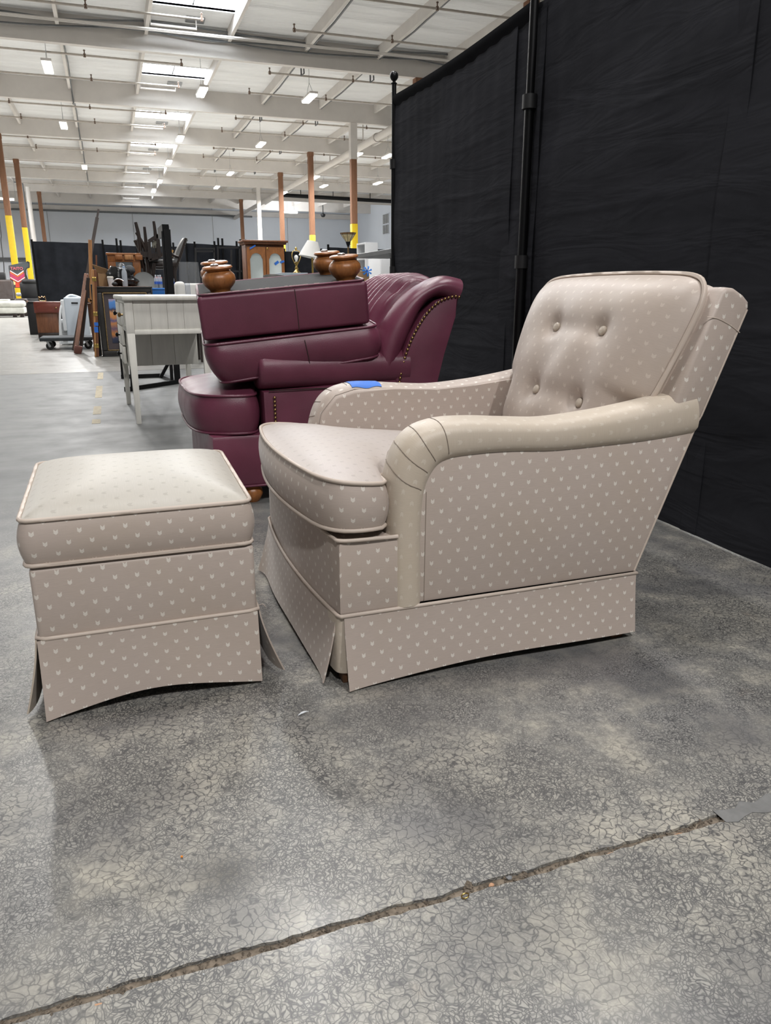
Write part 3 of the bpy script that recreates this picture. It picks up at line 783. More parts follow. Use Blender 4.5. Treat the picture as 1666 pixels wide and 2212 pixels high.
# ================================================================ OTTOMAN
ox0, ox1, oy0, oy1 = -.206, .249, 1.566, 2.045; oxc, oyc = (ox0+ox1)/2, (oy0+oy1)/2
ot = thing('ottoman', 'beige brocade ottoman with loose cushion and flared skirt, beside the armchair', 'ottoman', (oxc, oyc, 0))
box('body', (oxc, oyc, .25), (ox1-ox0, oy1-oy0, .162), FAB, ot, .010, 3)
def rrect(x0, x1, y0, y1, r, n=5):
    pts = []
    for cx, cy, a0 in ((x1-r, y1-r, 0), (x0+r, y1-r, 90), (x0+r, y0+r, 180), (x1-r, y0+r, 270)):
        for i in range(n+1):
            a = math.radians(a0+90*i/n); pts.append((cx+r*math.cos(a), cy+r*math.sin(a)))
    return pts
cushion('cushion', rrect(ox0-.004, ox1-.004, oy0+.002, oy1, .016), (oxc, oyc), .338, .438, .011, .046, FAB, ot, topmat=FABT, n=160, rings=18, p=2.6, dz=lambda a, b, s: .008*(b-oyc)/.25, pipe='both', pr=.0046)
wt = rrect(ox0-.003, ox1+.003, oy0-.003, oy1+.003, .01)
tube('skirt_welt', [(x, y, .177) for x, y in resample([(a, b, 0) for a, b in wt], 80) for x, y in ((x, y),)] if False else [(q.x, q.y, .177) for q in resample([(a, b, 0) for a, b in wt], 80)], .0046, PIPE, ot, n=6, closed=True)
skirt('skirt_panel', (ox0-.002, oy0-.002), (ox1, oy0-.002), (0, -1), .174, .016, lambda s: .004+.030*math.sin(math.pi*min(1, s*.95))**1.3, parent=ot, kick0=.012)
skirt('skirt_panel', (ox1+.003, oy0+.004), (ox1+.003, oy1-.004), (1, 0), .174, .020, lambda s: .012+.02*math.sin(math.pi*s), parent=ot, kick0=.030, kick1=.01)
skirt('skirt_panel', (ox0-.003, oy0+.004), (ox0-.003, oy1-.004), (-1, 0), .174, .012, lambda s: .008+.02*math.sin(math.pi*s), parent=ot, kick0=.022, mat=FABC)
skirt('skirt_panel', (ox0, oy1+.003), (ox1, oy1+.003), (0, 1), .174, .014, lambda s: .012, parent=ot)
for x in (ox0+.045, ox1-.045):
    for y in (oy0+.05, oy1-.045):
        g = lathe('caster', [(0, 0), (.012, .001), (.021, .008), (.024, .018), (.020, .030), (.010, .036), (.008, .055), (.016, .057), (.016, .064), (.006, .066), (.006, .19)], (x, y, 0.0), BLACK, ot, n=14)
# loose thread ends at the right rear corner
tube('loose_thread', spline([(ox1+.003, oy0+.003, .185), (ox1+.012, oy0-.004, .190), (ox1+.018, oy0-.004, .182)], 4), .0008, PIPE, ot, n=4)

# ================================================================ OXBLOOD LEATHER CHAIR
MY = 3.05; MW = .86; MC = MY+MW/2
mc = thing('leather_armchair', 'oxblood leather club chair with brass nailheads, upturned ottoman stacked on its arms', 'armchair', (.85, MC, 0))
def mbow(y): return .342-.035*(1-((y-MC)/(MW/2))**2)
base = [(mbow(MY+MW*i/16), MY+.01+(MW-.02)*i/16) for i in range(17)]+[(1.28, MY+MW-.01), (1.28, MY+.01)]
prism('base', base, .075, .297, MAROON, mc, axis='z', bevel=.018)
tube('base_welt', [(x, y, .078) for x, y in base], .005, MAROON, mc, n=6, closed=True)
so = [(1.15, MY+.20), (.60, MY+.20), (.545, MY+.19), (.535, MY+.05), (.50, MY+.012), (.42, MY+.02), (.345, MY+.055), (.295, MY+.12)]
so += [(.275-.0*(y), MC+y) for y in (-.18, -.06, .06, .18)]
so += [(x, 2*MC-y) for x, y in reversed(so[:8])]
cushion('seat_cushion', chaikin(so, 2), (.62, MC), .305, .455, .016, .05, MAROON, mc, n=128, pipe='both', pr=.0055, pipemat=MAROON)
MP = [(.600, .297, .045), (.598, .40, .046), (.600, .48, .060)]
nail = lathe('nailhead', [(.0068, 0), (.0062, .003), (.0035, .0052), (0, .006)], (0, 0, 0), OLDBRASS, mc, n=8, mtx=Matrix.Rotation(math.radians(90), 3, 'X'))
nail_src = nail; first_nail = [True]
def put_nail(x, y, z):
    if first_nail[0]: o = nail_src; first_nail[0] = False
    else: o = inst(nail_src, 'nailhead', parent=mc)
    o.location = Vector((x, y, z))
# mesh of the nail was built around the root origin, so offsets are relative to it
for v in nail_src.data.vertices: v.co = v.co+org(mc)
def put(x, y, z): put_nail(x-org(mc).x, y-org(mc).y, z-org(mc).z)
for s in (1, -1):
    y = (lambda d: MY+d) if s == 1 else (lambda d: MY+MW-d)
    # arm roll
    arm = prism('arm', [(.562, .075), (.556, .47), (1.16, .50), (1.16, .075)], y(.012), y(.165), MAROON, mc, bevel=.014)
    V = []; Fc = []; n = 28; st = []
    xs = [.545, .552, .57, .70, .9, 1.05, 1.16, 1.2]; sc = [.86, .97, 1, 1, 1, 1, 1, 1]
    for x, k_ in zip(xs, sc):
        for k in range(n):
            a = 2*math.pi*k/n; e = .8
            V.append((x, y(.105+.108*k_*math.copysign(abs(math.cos(a))**e, math.cos(a))), .550+.080*k_*math.copysign(abs(math.sin(a))**e, math.sin(a))-.02*(x-.55)*0))
    for i in range(len(xs)-1):
        for k in range(n): Fc.append((i*n+k, i*n+(k+1) % n, (i+1)*n+(k+1) % n, (i+1)*n+k))
    Fc += [tuple(range(n)), tuple((len(xs)-1)*n+k for k in range(n))]
    obj('arm_roll', V, Fc, MAROON, arm, sharp=50)
    tube('arm_seam', [(.58, y(.006), .474), (.9, y(.006), .474), (1.15, y(.006), .480)], .0025, DKLEATH, arm, n=5)
    # outer wing / back side panel
    wing = [(1.13, .075), (1.135, .50), (1.165, .60), (1.205, .69), (1.26, .77), (1.32, .825), (1.40, .85), (1.425, .845), (1.41, .76), (1.36, .60), (1.32, .44), (1.28, .075)]
    wg = prism('back_side_panel', wing, y(.008), y(.14), MAROON, mc, bevel=.010)
    # rolled front edge of the wing
    pts = spline([(1.10, y(.085), .56), (1.125, y(.085), .645), (1.175, y(.085), .745), (1.24, y(.085), .83), (1.31, y(.085), .872), (1.37, y(.085), .880), (1.432, y(.085), .860)], 5)
    T, N, Bn = frames(pts); V = []; Fc = []
    for i, p_ in enumerate(pts):
        for k in range(20):
            a = 2*math.pi*k/20; nn = Vector((-T[i].z, 0, T[i].x)); V.append(p_+nn*(.050+.012*math.sin(i*.25))*math.cos(a)+Vector((0, 1, 0))*.088*math.sin(a))
    for i in range(len(pts)-1):
        for k in range(20): Fc.append((i*20+k, i*20+(k+1) % 20, (i+1)*20+(k+1) % 20, (i+1)*20+k))
    Fc += [tuple(range(20)), tuple((len(pts)-1)*20+k for k in range(20))]
    obj('wing_roll', V, Fc, MAROON, wg, sharp=60)
    if s == 1:
        nl = spline([(1.150, 0, .487), (1.165, 0, .56), (1.195, 0, .645), (1.235, 0, .72), (1.285, 0, .785), (1.34, 0, .826), (1.40, 0, .843), (1.432, 0, .838)], 40)
        acc = 0; last = nl[0]; put(last.x, y(.004), last.z)
        for q in nl[1:]:
            acc += (q-last).length; last = q
            if acc > .0165: put(q.x, y(.004), q.z); acc = 0
        for i in range(9): put(.602, y(.004), .445-i*.0165)
# back body and crushed back pillow
prism('back', [(1.28, .075), (1.36, .55), (1.43, .84), (1.41, .88), (1.33, .90), (1.24, .80), (1.12, .45), (1.10, .20)], MY+.10, MY+MW-.10, MAROON, mc, bevel=.02)
def pil(s, t):
    a = (s-.5)*2; b = t
    prof = spline([(1.00, 0, .47), (.985, 0, .58), (1.03, 0, .70), (1.11, 0, .82), (1.20, 0, .905), (1.29, 0, .938), (1.37, 0, .915), (1.40, 0, .84)], 6)
    q = prof[min(len(prof)-1, int(b*(len(prof)-1)))]
    edge = max(0, 1-abs(a)**6)**.5
    x = 1.33+(q.x-1.33)*(.35+.65*edge); z = .52+(q.z-.52)*(.88+.12*edge)
    w = .012*math.sin(a*34+b*5+1.2*math.sin(b*9))*(.3+.7*b)*edge+.010*math.sin(b*30+a*6)*max(0, abs(a)-.45)
    x -= w*.7; z += w*.8
    return Vector((x, MC+a*(MW/2-.115), z))
sheet('back_pillow', pil, 90, 44, MAROON, mc, 0)
for x, y_ in ((.50, MY+.06), (.50, MY+MW-.06), (1.22, MY+.06), (1.22, MY+MW-.06)):
    lathe('bun_foot', [(0, 0), (.026, 0), (.034, .012), (.045, .035), (.042, .055), (.028, .066), (.032, .074), (.032, .08)], (x, y_, 0), WARM, mc, n=20)

# ================================================================ UPTURNED OTTOMAN
uo = thing('upturned_ottoman', 'oxblood leather ottoman upside down, black lining and bun feet upward', 'ottoman', P(424, 641, 3.10), local=True, rot=(math.radians(5.0), math.radians(-5.2), math.radians(-6.0)))
UL, UD = .685, .52
box('box_frame', (UL/2, UD/2, -.087), (UL, UD, .172), MAROON, uo, .016, 3)
box('lining', (UL/2, UD/2, .0015), (UL-.022, UD-.022, .005), M('black_dust_cloth', (.02, .02, .021), .9, var=.3, vscale=120), uo)
STAPLE = M('raw_leather_edge', (.33, .22, .17), .8, var=.4, vscale=60)
tube('stapled_edge', [(q.x, q.y, .003) for q in resample([(a, b, 0) for a, b in rrect(.008, UL-.008, .008, UD-.008, .02)], 90)], .0042, MAROON, uo, n=5, closed=True)
for i in range(26):
    xx = .03+(UL-.06)*i/25
    if random.random() < .55: box('hide_scrap', (xx, .019+random.uniform(0, .008), .005), (random.uniform(.012, .03), .008, .003), STAPLE, uo)
tube('seam', [(.385, -.0008, -.006), (.387, -.0015, -.09), (.386, -.0008, -.168)], .0016, DKLEATH, uo, n=5)
uc = [(x, y) for x, y in rrect(.008, UL+.028, -.012, UD+.012, .05)]
def lowered(v):
    # the loose seat of the ottoman droops towards its left end
    k = 1-v.x/UL; d = max(0, -(v.z+.19)/.14); return Vector((v.x+.045*max(0, k)**1.5*d-.006*k, v.y, v.z-.006*k-.020*k*d+.012*(1-k)*d))
cushion('cushion', uc, (UL/2, UD/2), -.32, -.185, .020, .012, MAROON, uo, xf=lowered, n=120, low=.05, pipe='both', pr=.005, pipemat=MAROON)
tube('seam', [(.400, -.028, -.205), (.405, -.036, -.25), (.412, -.028, -.31)], .0016, DKLEATH, uo, n=5)
FOOT = [(0, .0), (.040, .0), (.041, .008), (.050, .018), (.062, .034), (.067, .052), (.064, .070), (.054, .084), (.047, .090), (.046, .094), (.055, .097), (.060, .104), (.057, .111), (.050, .113), (0, .113)]
FOOT = [(a, b*.86) for a, b in FOOT]
for (x, y_) in ((.098, .085), (.612, .085), (.098, UD-.105), (.600, UD-.09)):
    f_ = lathe('bun_foot', FOOT, (x, y_, .004), WARM, uo, n=32)
    lathe('glide', [(.016, 0), (.016, .006), (.010, .009), (0, .0095)], (x-.01, y_, .004+.097), STEEL, f_, n=12)

# ================================================================ BLACK PIPE AND DRAPE beside the chairs
t = NT('black_drape'); p = t.pos
nzz = t.noise(t.scalev(p, (1, 1.2, 3)), 2.2, 5); wr_ = t.noise(t.scalev(p, (1, 1.0, 5)), 1.6, 3, .5, 1.2)
t.color(t.mix(t.ramp(nzz, .3, .7), (.024, .0248, .0290, 1), (.033, .034, .0400, 1)))
t.set(Roughness=.9, Specular_IOR_Level=.06)
hgt = t.math('ADD', t.math('MULTIPLY', wr_, 3.0), nzz)
t.bump(hgt, .22, .015); DRAPE = t.m
MATS['black_drape'] = t.m
DX = 1.95
PB, PA, P0 = 5.27, 3.40, .55
def drape(name, X, ya, yb, z0, z1, lab, seed, amp=.0035, group='black drapes beside the armchair'):
    rd = random.Random(seed); ph = [rd.uniform(0, 6.28) for _ in range(6)]
    L = abs(yb-ya)
    creases = [(zc+rd.uniform(-.03, .03), max(0, rd.uniform(-.3, .45)), min(1.0, rd.uniform(.6, 1.3)), rd.uniform(-.03, .03)) for zc in (1.62, 1.38, 1.22, 1.05, .93, .80, .70, .55, .40)] if seed < 4 else [(1.2, .1, .9, .02), (.75, 0, .6, -.02), (1.55, .4, 1, .01)]
    def f(s, t):
        y = ya+(yb-ya)*s; z = z1+(z0-z1)*t
        d = amp*(math.sin(y*11+ph[0])*.6+math.sin(y*23+ph[1]+z)*.35)*(.4+.6*t)+.0018*math.sin(y*47+ph[4])*(1-t)**2
        d += .004*math.sin(z*4+ph[2]+y*1.3)+.0035*math.sin(z*9.5+y*3.1+ph[3])
        
        for zc, s0, s1, ka in creases:
            if s0 < s < s1: d -= .0035*math.exp(-((z-zc-ka*(s-s0))/.011)**2)*math.sin(math.pi*(s-s0)/(s1-s0))**.5
        sag = -.03*math.sin(math.pi*s)*(1-t)
        return Vector((X+d-.012, y, z+sag*.6))
    o = sheet(name, f, max(30, int(L*45)), 170, DRAPE, None, .003, nrm=(1, 0, 0))
    return tag(o, lab, 'drape', group)
drape('drape_cloth', DX, PB, 4.40, .004, 2.085, 'black drape cloth at the far end of the tall backdrop', 1)
drape('drape_cloth', DX-.006, 4.47, 3.58, .004, 2.085, 'black drape cloth in the middle of the tall backdrop, creased across', 2)
drape('drape_cloth', DX, 3.66, PA-.06, .004, 2.085, 'narrow black drape strip against the middle upright pole', 3)
drape('drape_cloth', DX+.012, PA+.06, 2.08, .004, 2.11, 'wide black drape cloth directly behind the beige armchair', 4)
drape('drape_cloth', DX+.004, 2.16, P0, .004, 2.11, 'black drape cloth at the right edge behind the armchair back', 5)
BAND = M('black_rod_pocket', (.013, .0135, .016), .9, var=.2, spec=.06)
for (ya, yb, lab, x_, zz) in ((PB-.02, PA+.02, 'black crossbar sleeve along the top of the far backdrop span', DX-.018, 2.092), (PA-.02, P0+.02, 'black crossbar sleeve above the armchair, out at the top', DX+.012, 2.115)):
    pts = [(x_, ya+(yb-ya)*i/20, zz-.022*math.sin(math.pi*i/20)) for i in range(21)]
    tag(sheet('rod_pocket', lambda s, t: Vector((x_-.016*math.cos(t*math.pi*.9-.2), ya+(yb-ya)*s, zz-.02*math.sin(math.pi*s)+.022-.075*t)), 40, 8, BAND, None, .03, nrm=(1, 0, 0)), lab, 'crossbar')
def upright(name, X, Y, z1, lab, finial, r=.021):
    u_ = thing(name, lab, 'pole', (X, Y, 0), 'upright drape poles')
    tube('lower_tube', [(X, Y, .01), (X, Y, 1.02)], r, BLACK, u_, n=14)
    tube('middle_tube', [(X, Y, .98), (X, Y, 1.72)], r*.86, BLACK, u_, n=14)
    tube('upper_tube', [(X, Y, 1.68), (X, Y, z1)], r*.75, BLACK, u_, n=14)
    for z in (1.0, 1.70): tube('collar', [(X, Y, z-.03), (X, Y, z+.03)], r*1.35, BLKP, u_, n=14)
    box('base_plate', (X+.20, Y, .006), (.44, .44, .012), BLACK, u_, .003)
    if finial:
        lathe('finial', [(.011, 0), (.020, .002), (.021, .008), (.012, .012), (.010, .02), (.020, .028), (.027, .040), (.029, .052), (.026, .065), (.016, .076), (0, .080)], (X, Y, z1), BLACK, u_, n=20)
    return u_
upright('upright_pole', DX-.012, PB+.01, 2.19, 'black upright pole with ball finial at the far end of the backdrop', True)
upright('upright_pole', DX-.035, PA, 2.30, 'black telescopic upright pole between the two backdrop spans', False, .026)
# ================================================================ WHITE DESK
dk = thing('white_desk', 'white painted plank-sided desk on tapered legs, seen end on', 'desk', (.117-.03, 5.27, 0), local=True, rot=(0, 0, math.radians(2.4)))
DWd, DLd, DHt = .53, 1.04, .835
def ddk(name, x0, x1, y0, y1, z0, z1, mat=WHITEW, bevel=.002, parent=dk): return box(name, ((x0+x1)/2, (y0+y1)/2, (z0+z1)/2), (x1-x0, y1-y0, z1-z0), mat, parent, bevel)
top = ddk('top', -.014, DWd+.03, -.03, DLd+.03, DHt-.032, DHt, bevel=.010)
for x in (.025, DWd-.025):
    for y in (.025, DLd-.025):
        box('leg', (x, y, .30), (.05, .05, .60), WHITEW, dk, .002, taper=.62)
        box('leg_post', (x, y, .70), (.052, .052, .205), WHITEW, dk, .002)
zt, zb = DHt-.034, .618
for q in range(4):
    x0 = .052+(DWd-.104)*q/4; ddk('end_plank', x0+.0006, x0+(DWd-.104)/4-.0006, .006, .02, zb, zt, bevel=.001)
    ddk('end_plank', x0+.0012, x0+(DWd-.104)/4-.0012, DLd-.02, DLd-.006, zb, zt)
ddk('bottom_rail', .05, DWd-.05, .002, .04, .588, .618)
ddk('bottom_rail', .05, DWd-.05, DLd-.04, DLd-.002, .588, .618)
ddk('back_panel', DWd-.02, DWd-.004, .05, DLd-.05, .60, zt)
ddk('left_apron', .006, .022, .05, DLd-.05, .60, zt)
# pedestal with drawers opening to the left
ddk('pedestal', .02, DWd-.02, .46, DLd-.03, .345, .60)
for q in range(3):
    x0 = .025+(DWd-.05)*q/3; ddk('pedestal_plank', x0+.001, x0+(DWd-.05)/3-.001, .454, .462, .347, .60)
KN = [(0, 0), (.007, 0), (.006, .010), (.014, .016), (.017, .024), (.012, .031), (0, .033)]
Rx = Matrix.Rotation(math.radians(-90), 3, 'Y')
for (y0, y1, z0, z1, yk, mat) in ((.08, .40, .64, .785, .12, BRASS), (.50, .98, .63, .785, .70, BLACK), (.50, .98, .49, .62, .70, BLACK), (.50, .98, .36, .48, .70, BLACK)):
    dr = ddk('drawer', -.006, .012, y0, y1, z0, z1)
    lathe('knob', KN, (-.008, yk, (z0+z1)/2), OLDBRASS if mat == BRASS else mat, dr, n=14, mtx=Rx)
box('tape_scrap', (.11, .02, DHt+.002), (.05, .02, .002), TAPE, dk)

# ================================================================ BLACK METAL STAND behind the desk
st = thing('metal_stand', 'black metal stand with low H base and one tall post, behind the white desk', 'stand', G(330, 835))
a, b, c, d_ = G(262, 818), G(272, 846), G(384, 829), G(350, 815)
bar('base_bar', (b.x, b.y, .02), (c.x, c.y, .02), .035, .04, BLACK, st, ref=(0, 0, 1))
bar('base_bar', (a.x, a.y, .02), (d_.x, d_.y, .02), .035, .04, BLACK, st, ref=(0, 0, 1))
bar('base_bar', (c.x, c.y, .018), (d_.x, d_.y, .018), .06, .034, BLACK, st, ref=(0, 0, 1))
bar('post', (c.x, c.y, .03), (P(361, 496, c.y+.05)), .055, .05, BLACK, st)
bar('post', (c.x-.05, c.y+.02, .03), (P(352, 500, c.y+.1)), .03, .03, BLACK, st)
bar('cap_bar', P(358, 497, c.y+.07), P(348, 505, c.y+.7), .06, .10, BLACK, st, ref=(0, 0, 1))
bar('brace', (c.x-.01, c.y, .30), (c.x-.14, c.y+.2, .05), .03, .03, BLACK, st)
bar('left_post', (a.x+.02, a.y, .03), P(256, 688, a.y), .035, .03, BLACK, st)
bar('left_post', (b.x+.06, b.y, .03), P(281, 700, b.y), .035, .03, BLACK, st)
bar('top_bar', P(256, 690, a.y), P(281, 702, b.y), .03, .03, BLACK, st, ref=(0, 0, 1))

# ================================================================ FRAMED PICTURE and things leaning round it
FY = 11.05
pf = thing('framed_picture', 'large dark framed print of a village at dusk, leaning behind the white desk', 'picture', (P(300, 770, FY).x, FY, 0))
x0, x1 = P(222, 770, FY).x, P(222, 770, FY).x+.72; z1_ = P(212, 619, FY).z
FRM = M('charcoal_frame', (.035, .033, .032), .35, .3, var=.2)
GOLD = M('gilt_bead', (.30, .21, .10), .4, .7, var=.5, vscale=90)
w = .075
for nm, xa, xb, za, zb in (('frame_rail', x0, x1, .0, w), ('frame_rail', x0, x1, z1_-w, z1_), ('frame_stile', x0, x0+w, w, z1_-w), ('frame_stile', x1-w, x1, w, z1_-w)):
    fr = box(nm, ((xa+xb)/2, FY, (za+zb)/2), (xb-xa, .05, zb-za), FRM, pf, .014, 3)
for xa, xb, za, zb in ((x0, x1, 0, .02), (x0, x1, z1_-.02, z1_), (x0, x0+.02, 0, z1_), (x1-.02, x1, 0, z1_)): box('frame_lip', ((xa+xb)/2, FY-.01, (za+zb)/2), (xb-xa, .06, zb-za), BLKP, pf, .005)
for xa, xb, za, zb in ((x0+w, x1-w, w, w+.014), (x0+w, x1-w, z1_-w-.014, z1_-w), (x0+w, x0+w+.014, w, z1_-w), (x1-w-.014, x1-w, w, z1_-w)): box('gilt_bead', ((xa+xb)/2, FY-.018, (za+zb)/2), (xb-xa, .016, zb-za), GOLD, pf, .004)
box('mat_board', ((x0+x1)/2, FY+.004, z1_/2), (x1-x0-2*w+.01, .008, z1_-2*w+.01), M('taupe_mat', (.085, .07, .075), .85), pf)
t = NT('village_print'); o_ = t.pos; sp_ = t.n('ShaderNodeSeparateXYZ'); t.link(o_, sp_.inputs[0])
ix0, ix1, iz0, iz1 = x0+w+.07, x1-w-.07, w+.10, z1_-w-.085
zz = t.ramp(sp_.outputs[2], iz0, iz1)
nn = t.noise(t.scalev(o_, (1, 1, .45)), 14, 4)
zz2 = t.math('ADD', zz, t.math('MULTIPLY', t.math('SUBTRACT', nn, .5), .22))
cr = t.n('ShaderNodeValToRGB'); t.link(zz2, cr.inputs[0]); el = cr.color_ramp.elements
stops = ((0, (.02, .025, .05)), (.12, (.04, .05, .10)), (.22, (.55, .22, .06)), (.33, (.16, .10, .16)), (.45, (.60, .26, .09)), (.52, (.10, .11, .26)), (.58, (.62, .27, .10)), (.68, (.70, .34, .14)), (.74, (.05, .05, .09)), (.80, (.10, .25, .62)), (.93, (.12, .32, .75)), (1, (.55, .42, .50)))
el[0].position = 0; el[0].color = c4(stops[0][1]); el[1].position = 1; el[1].color = c4(stops[-1][1])
for p_, c_ in stops[1:-1]:
    e = el.new(p_); e.color = c4(c_)
t.color(cr.outputs[0]); t.set(Roughness=.3)
box('print', ((ix0+ix1)/2, FY-.002, (iz0+iz1)/2), (ix1-ix0, .006, iz1-iz0), t.m, pf)
s = thing('dark_frame', 'plain black frame edge standing just left of the framed print', 'frame', (x0-.04, FY+.06, 0))
box('frame', (x0-.035, FY+.10, .47), (.05, .03, .94), BLKP, s, .004); box('backing', (x0-.035, FY+.13, .46), (.06, .012, .9), CARD, s)
# hinged wooden screen, folded, seen on edge
HY = 11.0
hs = thing('folding_screen', 'folded wooden screen with brass hinges and blue tape, seen edge on', 'screen', (P(213, 766, HY).x, HY, 0))
for q in range(2):
    xx = P(206.5+5*q, 767, HY).x; tq = P(200.5+4.6*q, 582, HY); bar('panel_edge', (xx, HY+.05, .0), (tq.x, HY+.05, tq.z), .028, .12, OAK if q == 0 else WALNUT, hs, .004)
    for py in (603, 678, 747):
        z = P(203, py, HY).z; box('hinge', (xx+(tq.x-xx)*z/tq.z, HY-.012, z), (.028, .008, .055), BRASS, hs, .001)
for py, h in ((700, .045), (712, .075)):
    z = P(205, py, HY).z; box('tape', (P(208, py, HY).x, HY-.014, z), (.05, .004, h), TAPE, hs)
# leaning post with block foot
py_ = 11.6
lp = thing('leaning_post', 'brown wooden bed post with block foot leaning before the white air conditioner', 'wood post', G(166, 768))
g = G(165, 764)
bar('post', (g.x, g.y, .06), P(187, 592, 12.1), .062, .05, WALNUT, lp, .006)
box('foot_block', (g.x+.03, g.y, .055), (.10, .13, .11), M('dull_red_wood', (.17, .065, .05), .5, var=.2), lp, .01, rot=Matrix.Rotation(.25, 3, 'Y'))
lr = thing('bed_rail', 'long dark brown rail leaning high above the easel', 'wood rail', G(178, 752))
ra, rb = P(210, 470, 12.35), P(176, 660, 12.2); rc = ra+(rb-ra)*((ra.z-.01)/(ra.z-rb.z)); bar('rail', rc, ra, .045, .03, DARKW, lr, 0); bar('tongue', ra+(rc-ra)*.08, P(213, 452, 12.36), .028, .02, DARKW, lr, 0)
DW2 = M('greyish_brown_wood', (.06, .045, .04), .5, var=.25)
for ch in lr.children: ch.data.materials[0] = DW2
es = thing('easel', 'light wooden easel standing behind the leaning post', 'easel', G(196, 755))
e0 = 12.0
bar('mast', P(198, 652, e0), P(194.5, 518, e0), .05, .03, OAK, es, .003)
bar('mast', (P(206, 757, e0+.1).x, e0+.12, 0), P(199, 640, e0+.05), .05, .03, WALNUT, es, .003)
bar('shelf', P(184, 644, e0), P(198, 652, e0), .05, .03, OAK, es, .003)
bar('rear_leg', (P(207, 745, e0+.6).x, e0+.55, 0), P(193, 655, e0+.1), .055, .03, WALNUT, es, .003)
bar('front_leg', (P(172, 745, e0).x, e0-.02, 0), P(191, 600, e0), .05, .03, DARKW, es, .003)

# ================================================================ DOLLY, AIR CONDITIONER, RED TABLE
DYn, DYf = 12.5, 13.15
dl = thing('dolly', 'black platform dolly on rubber casters under the leaning post', 'dolly', (P(140, 740, DYn).x, DYn, 0))
xa, xb = P(85, 735, DYn).x, P(200, 735, DYn).x
box('deck', ((xa+xb)/2, (DYn+DYf)/2, .155), (xb-xa, DYf-DYn, .05), M('dark_grey_carpet', (.035, .04, .045), .8, var=.3), dl, .008)
for x in (xa+.10, xb-.10):
    for y in (DYn+.08, DYf-.08):
        cs = tube('caster_wheel', [(x+.03, y-.022, .055), (x+.03, y+.022, .055)], .055, RUBBER, dl, n=20)
        tube('hub', [(x+.03, y-.026, .055), (x+.03, y+.026, .055)], .018, STEEL, cs, n=10)
        for q in (-1, 1): bar('fork', (x+.03, y+q*.028, .05), (x, y+q*.028, .125), .03, .005, STEEL, cs)
        box('swivel_plate', (x, y, .127), (.08, .08, .008), STEEL, dl)
AY = 13.6
ax_ = thing('portable_air_conditioner', 'white portable air conditioner behind the dolly', 'air conditioner', (P(165, 742, AY).x, AY, 0))
xl, xr = P(148, 742, AY).x, P(197, 742, AY).x; zt_ = P(160, 642, AY).z
box('cabinet', ((xl+xr)/2, AY+.17, (zt_+.04)/2), (xr-xl, .34, zt_-.04), M('pale_blue_white', (.60, .67, .74), .35, var=.03), ax_, .03, 4)
xs_ = P(134, 740, AY).x
box('side_housing', ((xs_+xl)/2+.01, AY+.20, .20), (xl-xs_+.04, .28, .40), WHITEP, ax_, .02, 3)
box('side_strip', (xl-.02, AY+.12, zt_*.62), (.06, .22, zt_*.66), WHITEP, ax_, .02, 3)
for i in range(14): box('grille_slat', ((xs_+xl)/2+.005, AY+.055, .06+.022*i), ((xl-xs_)*.72, .012, .010), M('grille_grey', (.36, .37, .38), .6), ax_)
box('handle_slot', ((xl+xr)/2-.01, AY-.003, zt_-.09), (.10, .014, .022), BLKP, ax_, .004)
box('base', ((xl+xr)/2, AY+.17, .03), (xr-xl+.02, .36, .04), WHITEP, ax_, .01)
for x in (xl+.05, xr-.05): tube('caster_wheel', [(x, AY+.05, .012), (x, AY+.08, .012)], .012, RUBBER, ax_, n=10)
tube('hose', spline([P(131, 744, AY-.05), P(130, 700, AY-.05), P(131, 668, AY), P(139, 648, AY+.1), P(151, 638, AY+.2), P(168, 641, AY+.2), P(180, 648, AY+.25)], 6), .018, WHITEP, ax_, n=8)
RY = 15.6
rt = thing('red_wood_pedestal', 'red brown wooden pedestal table with one drawer, left of the air conditioner', 'table', (P(105, 735, RY).x, RY, 0))
xl, xr = P(73, 665, RY).x, P(139, 665, RY).x
za, zb = P(100, 676, RY).z, P(100, 652, RY).z
box('top_box', ((xl+xr)/2, RY+.3, (za+zb)/2), (xr-xl, .6, zb-za), RED, rt, .006)
dr = box('drawer', ((xl+xr)/2+.01, RY-.004, (za+zb)/2-.01), ((xr-xl)*.86, .012, (zb-za)*.72), RED, rt, .004)
lathe('knob', KN, (P(121, 664, RY).x, RY-.012, (za+zb)/2-.01), OLDBRASS, dr, n=12, mtx=Matrix.Rotation(math.radians(90), 3, 'X'))
xl2, xr2 = P(82, 720, RY).x, P(128, 720, RY).x
box('pedestal', ((xl2+xr2)/2, RY+.3, (za+.08)/2), (xr2-xl2, .5, za-.08), WALNUT, rt, .004)
box('plinth', ((xl2+xr2)/2+.01, RY+.3, .05), (xr2-xl2+.02, .53, .10), DARKW, rt, .004)
wz = zb
ws = thing('wire_easel', 'small bronze wire plate stand on the red brown pedestal', 'plate stand', (P(92, 652, RY).x, RY+.2, wz))
yy = RY+.2
for pts in ([P(83, 641, yy), P(86, 652.5, yy)], [P(97, 640, yy), P(100, 652.5, yy)], [P(83, 641, yy), P(87, 644, yy), P(90, 640, yy), P(94, 643, yy), P(97, 640, yy)], [P(85, 650, yy), P(100, 650.5, yy)]):
    q = [Vector(v) for v in pts]
    for v in q: v.z = max(v.z, wz+.006)
    tube('wire', q, .008, OLDBRASS, ws, n=5)
bs = thing('black_crate', 'black plastic crate just left of the red brown pedestal', 'crate', (P(71, 680, 17).x, 17, 0))
pbox('crate_body', 60, 654, 85, 683, 17, .5, BLKP, bs, .01, z0=0); pbox('crate_rim', 59, 651, 86, 655, 16.98, .54, BLKP, bs, .01)
for q in range(7):
    pass

